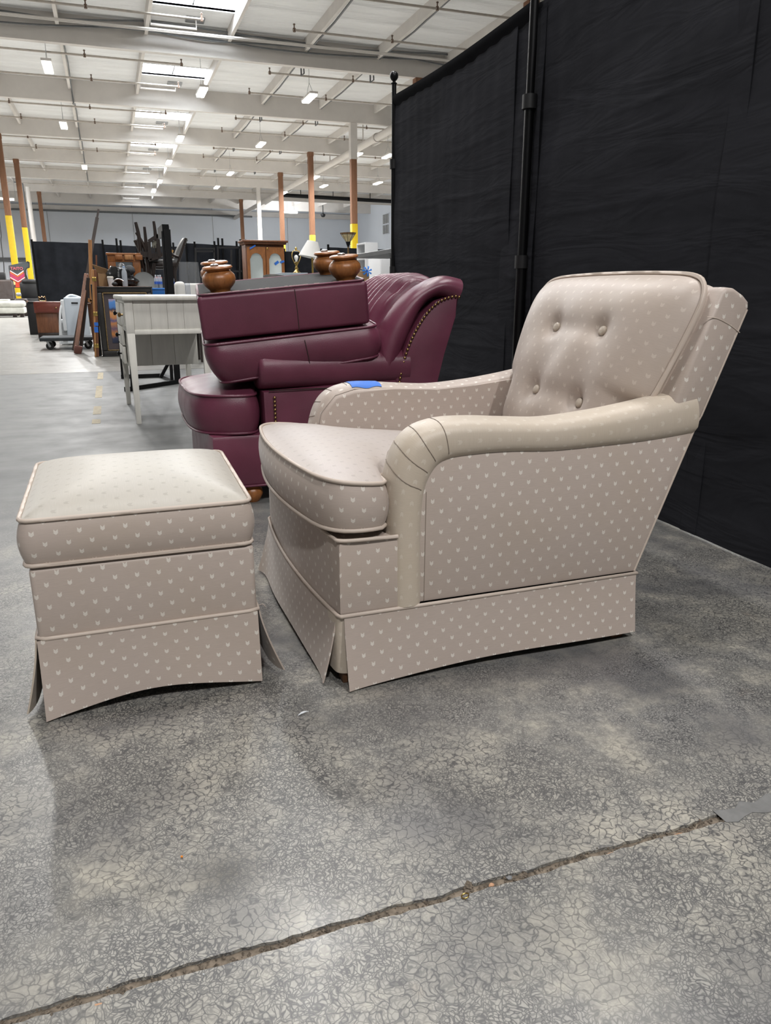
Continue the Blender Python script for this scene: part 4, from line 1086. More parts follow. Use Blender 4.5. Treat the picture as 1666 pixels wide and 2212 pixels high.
# ================================================================ FAR LEFT: cream bench, recliners, arcade side panel
BY = 28.0
bn = thing('cream_bench', 'cream leather chaise bench on short dark feet, far left', 'bench', (P(20, 684, BY).x, BY, 0))
xl, xr = P(-45, 680, BY).x, P(54.5, 680, BY).x
zf, zc, ztp = .12, P(40, 664, BY).z, P(40, 649.5, BY).z
box('base', ((xl+xr)/2, BY+.35, (zf+zc)/2), (xr-xl, .7, zc-zf), WHLEATH, bn, .04, 3)
box('cushion', ((xl+xr)/2, BY+.35, (zc+ztp)/2), (xr-xl+.02, .74, ztp-zc), WHLEATH, bn, .09, 4)
box('folded_blanket', (P(5, 648, BY).x, BY+.3, ztp+.02), (.35, .5, .05), WHLEATH, bn, .02)
for x in (xr-.10, xr-.32, xl+.2): box('foot', (x, BY+.1, zf/2), (.12, .12, zf), DARKW, bn, .01)
RC = 29.5
r1 = thing('brown_recliner', 'dark brown leather recliner behind the cream bench', 'recliner', (P(15, 670, RC).x, RC, 0))
hexa('backrest', [P(-12, 652, RC), P(34, 650, RC), P(34, 650, RC)+Vector((0, .35, 0)), P(-12, 652, RC)+Vector((0, .35, 0)), P(-14, 604, RC+.3), P(27, 604, RC+.3), P(27, 604, RC+.3)+Vector((0, .25, 0)), P(-14, 604, RC+.3)+Vector((0, .25, 0))], DKLEATH, r1, .06, 3)
pbox('seat_body', -14, 648, 40, 678, RC+.05, .7, DKLEATH, r1, .05, z0=.02)
a = P(32, 646, RC-.1); b = P(58, 646, RC-.1)
box('armrest', ((a.x+b.x)/2, RC-.05, .52), (b.x-a.x, .5, .12), DKLEATH, r1, .05, 4); box('arm_side', ((a.x+b.x)/2+.08, RC, .24), (.25, .4, .46), DKLEATH, r1, .03)
box('side_lever', (P(41, 636, RC).x, RC-.1, P(41, 636, RC).z), (.16, .1, .12), STEEL, r1, .04, 3)
lg = bar('cabriole_leg', P(60, 650, RC-.3), (P(64, 681, RC-.3).x, RC-.3, .0), .07, .06, WALNUT, r1, .01)
r2 = thing('black_recliner', 'black leather recliner back left of the far drape', 'recliner', (P(62, 680, 31).x, 31, 0))
pbox('backrest', 46, 610, 84, 646, 31, .3, BLKLEATH, r2, .06); pbox('headrest', 46, 603, 84, 613, 30.95, .36, BLKLEATH, r2, .08); pbox('seat_body', 46, 644, 86, 676, 30.8, .8, BLKLEATH, r2, .05, z0=.02)
TY = 31.6
tt = thing('arcade_side_panel', 'charcoal arcade side panel with TAITO lettering and pink chevron stripes', 'sign', (P(40, 610, TY).x, TY, 0))
def tpoly(name, pts, mat, dy=0.0, th=.04, parent=tt):
    q = [P(x, y, TY) for x, y in pts]; return prism(name, [(v.x, v.z) for v in q], TY+dy, TY+dy+th, mat, parent)
CHAR = M('charcoal_vinyl', (.055, .062, .065), .5, var=.1)
S_ = lambda x, y: (x*.13206, 540+y*.13206)
tpoly('board', [S_(*p) for p in ((140, 255), (440, 190), (472, 205), (474, 280), (430, 295), (412, 340), (415, 400), (445, 480), (450, 620), (200, 620), (165, 480), (140, 300))], CHAR)
tpoly('edge_trim', [S_(*p) for p in ((440, 190), (472, 205), (474, 280), (430, 295), (412, 340), (415, 400), (445, 480), (458, 480), (428, 400), (424, 340), (440, 305), (486, 290), (484, 200), (448, 182))], BLKP, -.02, .07)
WHT = M('white_print', (.75, .72, .66), .5); ORG_ = M('orange_print', (.75, .25, .03), .5); PNK = M('pink_print', (.42, .045, .11), .5); REDP = M('red_print', (.55, .06, .03), .5); YLP = M('pale_yellow_print', (.75, .6, .25), .5)
def chev(name, y0, h, mat, dy, xl=165, xr=385, apex=72):
    xm = (xl+xr)/2+10
    tpoly(name, [S_(xl, y0), S_(xm, y0+apex), S_(xr, y0), S_(xr+3, y0+h), S_(xm+2, y0+h+apex), S_(xl, y0+h)], mat, dy, .012)
chev('stripe', 332, 16, WHT, -.013); chev('stripe', 350, 12, REDP, -.013); chev('stripe', 364, 9, ORG_, -.013); chev('stripe', 373, 66, PNK, -.013, 165, 400); chev('stripe', 441, 14, WHT, -.013, 167, 405); chev('stripe', 457, 14, REDP, -.013, 170, 405)
tpoly('lower_red', [S_(*p) for p in ((255, 525), (290, 540), (330, 520), (330, 612), (255, 612))], REDP, -.013, .012)
tpoly('lower_yellow', [S_(*p) for p in ((215, 505), (253, 525), (253, 570), (232, 570))], YLP, -.013, .012)
fc = bpy.data.curves.new('lettering', 'FONT'); fc.body = 'TAITO'; fc.extrude = .01; fc.align_x = 'CENTER'; fc.align_y = 'CENTER'; fc.offset = .012
fo = bpy.data.objects.new('lettering_tmp', fc); col.objects.link(fo)
bpy.context.view_layer.update()
lm = bpy.data.meshes.new_from_object(fo); bpy.data.objects.remove(fo); 
wid = max(v.co.x for v in lm.vertices)-min(v.co.x for v in lm.vertices); hgt_ = max(v.co.y for v in lm.vertices)-min(v.co.y for v in lm.vertices)
c0, cA, cB, cT = P(*S_(273, 305), TY), P(*S_(172, 305), TY), P(*S_(376, 305), TY), P(*S_(273, 280), TY)
sx_, sz_ = (cB.x-cA.x)/wid, 2*(cT.z-c0.z)/hgt_
for v in lm.vertices: v.co = Vector((c0.x+v.co.x*sx_, TY-.018+v.co.z*.2, c0.z+v.co.y*sz_))-org(tt)
lm.materials.clear(); lm.materials.append(M('salmon_print', (.62, .13, .16), .5))
lo = bpy.data.objects.new('lettering', lm); col.objects.link(lo); lo.parent = tt
s = thing('speaker_box', 'small black speaker at the far left picture edge', 'speaker', P(3, 602, 33))
pbox('cabinet', -6, 588, 10, 604, 33, .3, BLKP, s, .02); pbox('stand', 0, 604, 6, 680, 33.1, .1, BLKP, s, 0, z0=0)
s = thing('hanging_cord', 'thin black cord hanging at the far left edge before the wall', 'cord', P(4, 560, 34))
tube('cord', spline([(P(-6, 470, 34).x, 34, CZ-.02), P(-2, 470, 34), P(2, 520, 34), P(5, 547, 34), P(8, 570, 34), P(9, 590, 34)], 4), .018, BLKP, s, n=5)

# ================================================================ FAR BLACK DRAPES
def far_drape(x0, y0, x1, y1, Y, lab, seed):
    a, b = P(x0, y0, Y), P(x1, y1, Y); rd = random.Random(seed); ph = rd.uniform(0, 6)
    o = sheet('drape_cloth', lambda s, t: Vector((a.x+(b.x-a.x)*s, Y+.02*math.sin(s*(b.x-a.x)*9+ph)+.012*math.sin(s*(b.x-a.x)*23), .01+((a.z+(b.z-a.z)*s)-.01)*(1-t))), max(24, int((b.x-a.x)*16)), 12, FDRAPE, None, .01, nrm=(0, 1, 0))
    return tag(o, lab, 'drape', 'black drapes across the far hall')
FDRAPE = M('far_black_drape', (.024, .026, .031), .9, var=.25, vscale=4, spec=.06)
far_drape(68, 521, 222, 526, 20, 'black far drape panel at the left, behind the easel', 1)
far_drape(222, 528, 332, 534, 20.1, 'black far drape panel behind the wooden mirror frame', 2)
far_drape(328, 532, 402, 533, 20.1, 'black far drape panel behind the stacked chairs', 3)
far_drape(400, 525, 540, 533, 18.5, 'black far drape panel behind the glass vase', 4)
far_drape(614, 543, 700, 545, 17, 'black far drape panel behind the brass lamp', 5)
far_drape(708, 534, 782, 537, 15.5, 'black far drape panel behind the torchiere lamp', 6)
far_drape(808, 538, 868, 540, 16, 'black far drape panel right of the white shelf unit', 7)
k = 0
for x, y, Y in ((68, 517, 19.95), (221, 518, 19.95), (251, 515, 19.95), (260, 519, 19.95), (295, 519, 19.95), (374, 524, 19.95), (401, 519, 18.4), (420, 522, 18.4), (463, 521, 18.4), (471, 514, 18.4), (480, 515, 18.4), (511, 521, 18.4), (519, 517, 18.4), (530, 517, 18.4), (694, 537, 16.9), (709, 528, 15.4), (614, 537, 16.9)):
    a = P(x, y, Y); k += 1
    desc = {68: 'at the left end of the far drapes', 221: 'between the first two far drape panels', 251: 'left of the wooden mirror frame top', 260: 'just above the wooden mirror frame', 295: 'left of the upturned chair legs', 374: 'right of the upturned chair legs', 401: 'left end of the drape behind the vase', 420: 'above the glass vase', 463: 'shorter, left of the tall pair before the cabinet', 471: 'tallest of the rack left of the arched cabinet', 480: 'right of the tallest rack pole', 511: 'left of the cabinet cornice end', 519: 'near the cabinet cornice end', 530: 'over the cabinet cornice end', 694: 'beside the white lamp shade', 709: 'left end of the drape behind the torchiere', 614: 'right end of the cabinet cornice'}[x]
    up_ = thing('drape_pole', 'thin black drape pole %s' % desc, 'pole', (a.x, Y, 0), 'far drape poles')
    tube('tube', [(a.x, Y, .01), (a.x, Y, a.z)], .024, BLACK, up_, n=8); box('foot_plate', (a.x, Y, .006), (.09, .09, .012), BLACK, up_)
rk = thing('folded_rack', 'black folded metal rack against the drape left of the arched cabinet', 'rack', (P(470, 650, 17.8).x, 17.8, 0))
for x0, y0, x1, y1 in ((423, 535, 423, 600), (463, 535, 463, 600), (423, 537, 463, 537), (423, 543, 463, 543), (471, 532, 471, 600), (518, 532, 518, 600), (471, 535, 518, 535), (500, 540, 500, 600), (495, 586, 522, 586)):
    bar('rack_tube', P(x0, y0, 17.8), P(x1, y1, 17.8), .035, .035, BLKLEATH, rk)
for x in (423, 463, 471, 518): bar('rack_leg', P(x, 600, 17.8), (P(x, 600, 17.8).x, 17.8, 0), .035, .035, BLKLEATH, rk)
# ================================================================ THINGS HEAPED BEHIND THE DESK
# two work tables carry the heap
tb1 = thing('work_table', 'dark wooden table behind the framed print, carrying the heap', 'table', (P(270, 700, 12.2).x, 12.2, 0))
tz1 = P(260, 618.5, 11.6).z
xl, xr = P(222, 640, 12).x, P(322, 640, 12).x
box('table_top', ((xl+xr)/2, 12.0, tz1-.02), (xr-xl, 1.0, .04), WALNUT, tb1, .004)
for x in (xl+.05, xr-.05):
    for y in (11.6, 12.4): box('leg', (x, y, (tz1-.04)/2), (.06, .06, tz1-.04), WALNUT, tb1, .004)
def onz(px_, Y): return Vector((P(px_, 618, Y).x, Y, tz1))
# mirror frame
MYp = 12.2
mf = thing('mirror_frame', 'orange brown wooden dresser mirror frame standing on the table', 'mirror frame', onz(268, MYp))
a, b = P(234, 547, MYp), P(303, 547, MYp); zt_ = a.z; wq = .11
x0, x1 = P(236, 600, MYp).x, P(306, 600, MYp).x
box('stile', (x0+wq/2, MYp, (tz1+zt_)/2), (wq, .06, zt_-tz1), WARM, mf, .006); box('stile', (x1-wq/2, MYp, (tz1+zt_)/2), (wq, .06, zt_-tz1), WARM, mf, .006)
box('top_rail', ((x0+x1)/2, MYp, zt_-.06), (x1-x0, .07, .12), WARM, mf, .006)
box('cornice', ((x0+x1)/2, MYp-.01, zt_-.01), (x1-x0+.03, .10, .03), WARM, mf, .006)
for i in range(3): box('cornice_block', (x0+.16+.14*i, MYp-.045, zt_-.055), (.12 if i == 1 else .10, .04, .07), OAK if i == 1 else WARM, mf, .005)
box('bottom_rail', ((x0+x1)/2, MYp, tz1+.05), (x1-x0, .06, .10), WARM, mf, .006)
box('mirror', ((x0+x1)/2, MYp+.02, (tz1+zt_)/2), (x1-x0-.2, .01, zt_-tz1-.2), M('mirror_glass', (.35, .37, .38), .08, .9), mf)
# bag
def blob(name, c, s, mat, parent=None, seed=0, amp=.12, sub=3, flat=True):
    bm = bmesh.new(); bmesh.ops.create_icosphere(bm, subdivisions=sub, radius=1.0); rd = random.Random(seed); ph = [rd.uniform(0, 6) for _ in range(6)]
    for v in bm.verts:
        n_ = v.co.normalized(); k = 1+amp*(math.sin(n_.x*5+ph[0])*math.cos(n_.y*4+ph[1])+.6*math.sin(n_.z*7+ph[2]+n_.x*3))
        v.co = Vector((c[0]+n_.x*s[0]*k, c[1]+n_.y*s[1]*k, max(c[2]+n_.z*s[2]*k, (c[2]-s[2]*.9) if flat else -9)))
    return from_bm(name, bm, mat, parent)
bg = thing('black_bag', 'crumpled shiny black bag slumped before the mirror frame', 'bag', onz(262, 11.9))
TRASH = M('black_film', (.010, .010, .011), .25, var=.3)
c = onz(258, 11.9); blob('bag_body', (c.x, c.y, tz1+.13), (.17, .14, .145), TRASH, bg, 3, .16)
c = onz(284, 11.9); blob('bag_fold', (c.x-.02, c.y, tz1+.07), (.12, .1, .075), TRASH, bg, 5, .2)
ht = thing('black_hat', 'black cap perched on the crumpled bag', 'hat', P(264, 590, 11.95))
c = P(263, 586, 11.95); blob('crown', (c.x, c.y, c.z), (.085, .09, .11), BLKLEATH, ht, 8, .05); c2 = P(282, 584, 11.95)
blob('brim', (c2.x-.02, c2.y-.02, c2.z), (.085, .08, .07), M('grey_felt', (.05, .052, .055), .8), ht, 9, .06)
cu = thing('paper_cup', 'white paper coffee cup with lid left of the black bag', 'cup', onz(240, 11.75))
lathe('cup_body', [(0, 0), (.030, 0), (.043, .115), (.041, .115), (.029, .004)], onz(240, 11.75), WHITEP, cu, n=18)
lathe('lid', [(.045, .113), (.046, .122), (.040, .128), (.038, .136), (0, .136)], onz(240, 11.75), M('cream_lid', (.70, .68, .62), .5), cu, n=18)
GLASS = NT('clear_plastic'); GLASS.set(Base_Color=(.72, .80, .88, 1), Roughness=.12, Alpha=.42); GLASS = GLASS.m
WATER_L = M('blue_label', (.06, .16, .60), .5, var=.25, vscale=60)
def bottle(base, h, lab, cap, label=True):
    s_ = h/.24; bt = thing('water_bottle', lab, 'bottle', base, 'plastic water bottles')
    lathe('body', [(0, 0), (.030*s_, 0), (.033*s_, .01*s_), (.033*s_, .15*s_), (.030*s_, .175*s_), (.015*s_, .215*s_), (.013*s_, .228*s_)], base, GLASS, bt, n=16)
    lathe('cap', [(.016*s_, .222*s_), (.016*s_, .243*s_), (0, .244*s_)], base, cap, bt, n=12)
    if label: lathe('label_band', [(.0336*s_, .07*s_), (.0338*s_, .12*s_)], base, WATER_L, bt, n=16)
    return bt
bottle(onz(271, 11.65), .27, 'clear plastic water bottle standing before the black bag', M('pale_blue_cap', (.45, .60, .85), .4), False)
hp = thing('headphones', 'black and silver headphones lying at the front of the table', 'headphones', onz(256, 11.6))
c = onz(258, 11.6); tube('headband', spline([(c.x-.07, c.y, tz1+.012), (c.x-.06, c.y, tz1+.075), (c.x, c.y, tz1+.10), (c.x+.06, c.y, tz1+.07)], 5), .011, STEEL, hp, n=6); blob('ear_pad', (c.x-.06, c.y, tz1+.03), (.04, .03, .03), BLKP, hp, 1, .03)
cbx = thing('cardboard_box', 'small cardboard box behind the paper cup', 'box', onz(228, 12.1)); c = onz(230, 12.1)
box('carton', (c.x, c.y, tz1+.09), (.2, .25, .18), CARD, cbx, .004); hexa('flap', [(c.x-.1, c.y-.125, tz1+.181), (c.x+.1, c.y-.125, tz1+.181), (c.x+.1, c.y-.12, tz1+.184), (c.x-.1, c.y-.12, tz1+.184), (c.x-.16, c.y-.18, tz1+.30), (c.x+.02, c.y-.18, tz1+.24), (c.x+.02, c.y-.175, tz1+.242), (c.x-.16, c.y-.175, tz1+.302)], CARD, cbx)
lk = thing('lamp_bracket', 'bent brown metal arm hooked behind the folding screen', 'bracket', onz(216, 12.05))
tube('arm', spline([P(208, 582, 12.05), P(216, 583, 12.05), P(222, 590, 12.05), P(223, 606, 12.05), P(227, 611, 12.05)], 5), .012, WALNUT, lk, n=6); bar('spindle', P(208, 551, 12.05), P(209, 600, 12.05), .02, .02, WALNUT, lk); bar('stub', P(209, 592, 12.05), (P(212, 618, 12.05).x, 12.05, tz1), .09, .04, WALNUT, lk)

# second table with the stacked chairs, bin and vase
tb2 = thing('long_table', 'long dark table under the stacked chairs, blue bin and vase', 'table', (P(360, 700, 12.6).x, 12.6, 0))
tz2 = .80; xl, xr = P(312, 640, 12).x+.05, P(452, 640, 12).x
box('table_top', ((xl+xr)/2, 12.2, tz2-.02), (xr-xl, 1.9, .04), DARKW, tb2, .004)
for x in (xl+.06, xr-.06):
    for y in (11.35, 13.05): box('leg', (x, y, (tz2-.04)/2), (.06, .06, tz2-.04), DARKW, tb2, .004)
def on2(px_, Y, z=tz2): return Vector((P(px_, 630, Y).x, Y, z))
bnn = thing('blue_bin', 'bright blue plastic storage bin behind the white desk', 'bin', on2(345, 11.35))
zbt = P(345, 622, 11.35).z
xl, xr = P(310, 628, 11.35).x, P(380, 628, 11.35).x
box('tub', ((xl+xr)/2, 11.55, (tz2+zbt)/2), (xr-xl-.03, .38, zbt-tz2), PLASTBLUE, bnn, .01); box('rim', ((xl+xr)/2, 11.55, zbt-.012), (xr-xl, .41, .024), PLASTBLUE, bnn, .006)
box('label_plate', (P(373, 629, 11.35).x, 11.358, (tz2+zbt)/2+.015), (.05, .006, .03), M('dark_blue', (.01, .06, .25), .5), bnn)
for i, px_ in enumerate((338, 348, 374)):
    bottle(Vector((P(px_, 620, 11.5).x, 11.5, zbt)), .175, ('leftmost water bottle on the blue bin lid', 'middle water bottle on the blue bin lid', 'water bottle on the right end of the blue bin lid')[i], WHITEP)
bottle(Vector((P(343.5, 620, 11.62).x, 11.62, zbt)), .175, 'water bottle behind the front pair on the blue bin', WHITEP)
oc = thing('orange_lid', 'orange lidded jar behind the bottles on the blue bin', 'jar', Vector((P(343, 612, 11.7).x, 11.7, zbt)))
lathe('jar', [(0, 0), (.05, 0), (.05, .12), (.045, .13)], Vector((P(343, 612, 11.7).x, 11.7, zbt)), BLKP, oc, n=14); lathe('lid', [(.052, .128), (.052, .152), (0, .155)], Vector((P(343, 612, 11.7).x, 11.7, zbt)), M('orange_plastic', (.75, .16, .05), .4), oc, n=14)
dc = thing('grey_disc', 'dark grey round drum lid leaning beside the blue bin', 'lid', on2(318, 12.0))
c = P(312, 616, 12.0); c = Vector((c.x, 12.0, tz2+.16))
lathe('disc', [(0, -.01), (.16, -.01), (.165, 0), (.16, .012), (.14, .008), (0, .006)], c, M('disc_grey', (.16, .17, .165), .35), dc, n=28, mtx=Matrix.Rotation(math.radians(78), 3, 'X'))
# stacked chairs: one upright armchair, two upside down on it
CYY = 12.55
c1 = thing('upholstered_armchair', 'dark wooden armchair with grey upholstered back, lowest of the stacked chairs', 'chair', on2(350, CYY), 'stacked dining chairs')
zs = P(350, 566, CYY).z; xc = P(348, 570, CYY).x
GRLE = M('grey_upholstery', (.17, .17, .165), .35, var=.15)
box('seat', (xc, CYY, zs-.04), (.42, .44, .07), DARKW, c1, .01); box('seat_pad', (xc+.02, CYY, zs+.01), (.38, .40, .05), GRLE, c1, .02, 3)
for sx, sy in ((-1, -1), (1, -1), (-1, 1), (1, 1)):
    tube('leg', spline([(xc+sx*.18, CYY+sy*.19, zs-.06), (xc+sx*.17, CYY+sy*.19, zs-.2), (xc+sx*.22, CYY+sy*.19, tz2)], 5), [.026-.0009*i for i in range(11)], DARKW, c1, n=8)
bk2 = [P(371, 574, CYY), P(379, 545, CYY), P(389, 525, CYY), P(395, 516, CYY)]
def bkf(s, t):
    pr = spline([(v.x, 0, v.z) for v in bk2], 6); q = pr[int(s*(len(pr)-1))]; return Vector((q.x, CYY-.2+.4*t, q.z+.015*math.sin(math.pi*t)))
sheet('backrest', bkf, 18, 8, GRLE, c1, .07, nrm=(.85, 0, -.4))
for q in (-.21, .21): 
    tube('arm', spline([P(383, 556, CYY)+Vector((0, q, 0)), P(372, 552, CYY)+Vector((0, q, 0)), P(362, 545, CYY)+Vector((0, q, 0)), P(360, 562, CYY)+Vector((0, q, 0))], 5), .02, DARKW, c1, n=8)
    tube('back_post', spline([P(395, 516, CYY)+Vector((.03, q*.9, 0)), P(385, 560, CYY)+Vector((0, q*.9, 0)), P(376, 590, CYY)+Vector((0, q*.9, 0)), (P(374, 610, CYY).x, CYY+q*.9, tz2)], 5), .022, DARKW, c1, n=8)
c2 = thing('upturned_chair', 'dark dining chair upside down on the stack, legs splayed left', 'chair', P(325, 560, 12.4), 'stacked dining chairs')
for (pts, r0) in (([(293, 480), (300, 510), (304, 545)], .030), ([(312, 490), (315, 520), (317, 552)], .026), ([(332, 478), (335, 500), (339, 545)], .026), ([(294, 502), (308, 525), (317, 552), (320, 590)], .028)):
    q = spline([P(x, y, 12.35) for x, y in pts], 5); tube('leg', q, [r0*(.75+.4*i/(len(q)-1)) for i in range(len(q))], DARKW, c2, n=8)
bar('seat_rail', P(302, 548, 12.35), P(342, 556, 12.35), .07, .3, DARKW, c2, ref=(0, 1, 0))
for x0, y0, x1, y1 in ((322, 522, 324, 562), (341, 507, 345, 558)): bar('back_stile', P(x0, y0, 12.2), P(x1, y1, 12.2), .045, .04, DARKW, c2)
bar('crest_rail', P(321, 522, 12.2), P(342, 508, 12.2), .05, .04, DARKW, c2, ref=(0, 1, 0)); bar('lower_rail', P(324, 562, 12.2), P(345, 556, 12.2), .03, .04, DARKW, c2)
for i in range(4):
    x = 326+4.2*i; bar('slat', P(x, 530-3*i+6, 12.2), P(x+1.5, 560-1.3*i, 12.2), .012, .02, DARKW, c2)
box('rail_panel', (P(336, 528, 12.2).x, 12.22, P(336, 528, 12.2).z), (.10, .02, .10), M('grey_green_panel', (.20, .19, .15), .6), c2)
c3 = thing('upturned_chair', 'dark chair upside down, single leg upright right of the tall black post', 'chair', P(366, 560, 12.7), 'stacked dining chairs')
for pts, r0 in (([(362, 488), (363, 515), (368, 545)], .030), ([(291, 519), (301, 540), (311, 575), (316, 612)], .030), ([(297, 517), (299, 535), (306, 580)], .02)):
    q = spline([P(x, y, 12.7) for x, y in pts], 5); tube('leg', q, [r0*(.75+.4*i/(len(q)-1)) for i in range(len(q))], DARKW, c3, n=8)
bar('seat_rail', P(306, 556, 12.75), P(372, 548, 12.75), .06, .3, DARKW, c3); box('seat', (P(345, 575, 12.75).x, 12.8, P(345, 577, 12.75).z), (.36, .3, .06), DARKW, c3, .01)
tube('curved_leg', spline([P(318, 560, 12.3), P(322, 590, 12.3), (P(324, 620, 12.3).x, 12.3, tz2)], 5), .03, DARKW, c3, n=8); tube('curved_leg', spline([P(334, 568, 12.25), P(331, 590, 12.25), (P(328, 620, 12.25).x, 12.25, tz2)], 5), .028, DARKW, c3, n=8)
bx_ = thing('gilt_baluster', 'small gilt carved baluster wedged in the stacked chairs', 'ornament', P(371, 560, 12.45))
tube('spindle', [P(373, 540, 12.45), P(371.5, 550, 12.45), P(370, 558, 12.45), P(369, 568, 12.45)], [.018, .010, .016, .008], M('gilt_wood', (.55, .33, .12), .45), bx_, n=8)
# vase
gv = NT('vase_glass'); gv.set(Base_Color=(.80, .83, .85, 1), Roughness=.10, Alpha=.055); gv = gv.m
vb = on2(412, 11.9); vz = P(412, 567, 11.9).z-tz2
va = thing('glass_vase', 'large clear glass hurricane vase behind the wooden bun feet', 'vase', vb)
lathe('bowl', [(.0, .0), (.12, .0), (.15, .05), (.160, .12), (.155, .22), (.142, vz-.02), (.143, vz), (.138, vz), (.138, vz-.02), (.150, .22), (.154, .12), (.145, .055), (0, .012)], vb, gv, va, n=36)
tube('rim', [Vector((vb.x+.141*math.cos(a*.2618), vb.y+.141*math.sin(a*.2618), vb.z+vz)) for a in range(24)], .004, gv, va, n=5, closed=True)
# striped seat back
sc = thing('striped_bench', 'white upholstered bench end with blue stripes, behind the white desk', 'bench', (P(405, 700, 9.6).x, 9.6, 0))
t = NT('striped_linen'); sp_ = t.n('ShaderNodeSeparateXYZ'); t.link(t.pos, sp_.inputs[0])
xm = P(404, 620, 9.6).x; ln = t.math('ABSOLUTE', t.math('SUBTRACT', t.math('FRACT', t.math('DIVIDE', t.math('SUBTRACT', sp_.outputs[0], xm), .016)), .5))
on = t.math('MULTIPLY', t.ramp(ln, .22, .27, 1, 0), t.ramp(t.math('ABSOLUTE', t.math('SUBTRACT', sp_.outputs[0], xm+.012)), .034, .036, 1, 0))
t.color(t.mix(on, (.72, .71, .68, 1), (.22, .26, .34, 1))); t.set(Roughness=.9); STR = t.m
xl, xr = P(381, 625, 9.6).x, P(440, 625, 9.6).x; zt_ = P(395, 608, 9.6).z
box('back_panel', ((xl+xr)/2+.05, 9.75, (zt_-.02+.45)/2), (xr-xl-.10, .14, zt_-.02-.45), STR, sc, .03, 4)
box('rolled_arm', (xl+.05, 9.70, (zt_+.45)/2), (.12, .26, zt_-.45), STR, sc, .05, 4)
box('seat', ((xl+xr)/2, 9.95, .42), (xr-xl, .5, .12), STR, sc, .03, 3)
for x in (xl+.05, xr-.05):
    for y in (9.75, 10.15): box('leg', (x, y, .18), (.05, .05, .36), DARKW, sc)

# ================================================================ MIDDLE BACKGROUND
# arched curio cabinet
KY = 14.0
ck = thing('curio_cabinet', 'honey brown cabinet with two arched glass doors and wide cornice', 'cabinet', (P(575, 700, KY).x, KY, 0))
xl, xr = P(534, 600, KY).x, P(617, 600, KY).x; zt_ = P(575, 526, KY).z
box('body', ((xl+xr)/2, KY+.24, (zt_)/2), (xr-xl, .40, zt_), WALNUT, ck, .004)
box('cornice', ((xl+xr)/2, KY+.2, zt_+.035), (xr-xl+.12, .54, .035), WALNUT, ck, .01, 3); box('cornice_mould', ((xl+xr)/2, KY+.2, zt_+.005), (xr-xl+.06, .48, .04), WALNUT, ck, .012, 3)
PANE = NT('old_mirror_glass'); PANE.set(Base_Color=(.66, .72, .70, 1), Roughness=.12, Metallic=.55); PANE = PANE.m
def arched(nm, xa, xb, za, zb, parent):
    n = 10; xm_, w_ = (xa+xb)/2, (xb-xa); fw_ = w_*.15
    hx0, hx1, hz0, hz1 = xa+fw_, xb-fw_, za+.12, zb-.20
    arc = [(hx0, hz0), (hx0, hz1)]
    for i in range(n+1):
        a_ = math.pi-math.pi*i/n; r_ = (hx1-hx0)/2*.86; arc.append((xm_+r_*math.cos(a_), hz1+.015+r_*math.sin(a_)*.82))
    arc += [(hx1, hz1), (hx1, hz0)]
    m_ = len(arc); V = []; Fc = []
    outer = []
    for x, z in arc:
        ox = xa if x < xm_-1e-3 else xb
        if z <= hz0+1e-6: outer.append((xa if x < xm_ else xb, za))
        elif z <= hz1+1e-6: outer.append((xa if x < xm_ else xb, hz1))
        else:
            k = (x-hx0)/(hx1-hx0); outer.append((xa+(xb-xa)*max(0, min(1, (k-.08)/.84)), zb))
    for dy in (0, .022):
        for (x, z) in arc: V.append((x, KY-.004-dy, z))
        for (x, z) in outer: V.append((x, KY-.004-dy, z))
    for i in range(m_-1):
        for L, fl_ in ((0, 0), (2*m_, 1)):
            q = (L+i, L+i+1, L+m_+i+1, L+m_+i); Fc.append(q if fl_ else q[::-1])
        Fc.append((i, i+1, 2*m_+i+1, 2*m_+i)); Fc.append((m_+i, 3*m_+i, 3*m_+i+1, m_+i+1))
    Fc += [(0, 2*m_, 2*m_+m_-1, m_-1), (m_, 2*m_-1, 4*m_-1, 3*m_), (0, m_-1, 2*m_-1, m_), (2*m_, 3*m_, 4*m_-1, 3*m_-1)]
    d_ = obj(nm, V, Fc, WARM, parent, smooth=False)
    prism('pane', [(xa+.02, za+.02), (xb-.02, za+.02), (xb-.02, zb-.03), (xa+.02, zb-.03)], KY-.008, KY-.002, PANE, d_)
    return d_
xm_ = (xl+xr)/2
arched('door', xl+.015, xm_-.006, .5, zt_-.06, ck); d2 = arched('door', xm_+.006, xr-.015, .5, zt_-.06, ck)
lathe('knob', KN, (xm_+.03, KY-.026, P(578, 537, KY).z), BRASS, d2, n=10, mtx=Matrix.Rotation(math.radians(90), 3, 'X'))
bar('tape', P(540, 537, KY-.035), P(552, 530, KY-.035), .025, .003, TAPE, ck)
bar('tape', P(594, 571, KY-.035), P(602, 565, KY-.035), .045, .003, TAPE, ck); bar('tape', P(606, 567, KY-.035), P(614, 564, KY-.035), .035, .003, TAPE, ck)
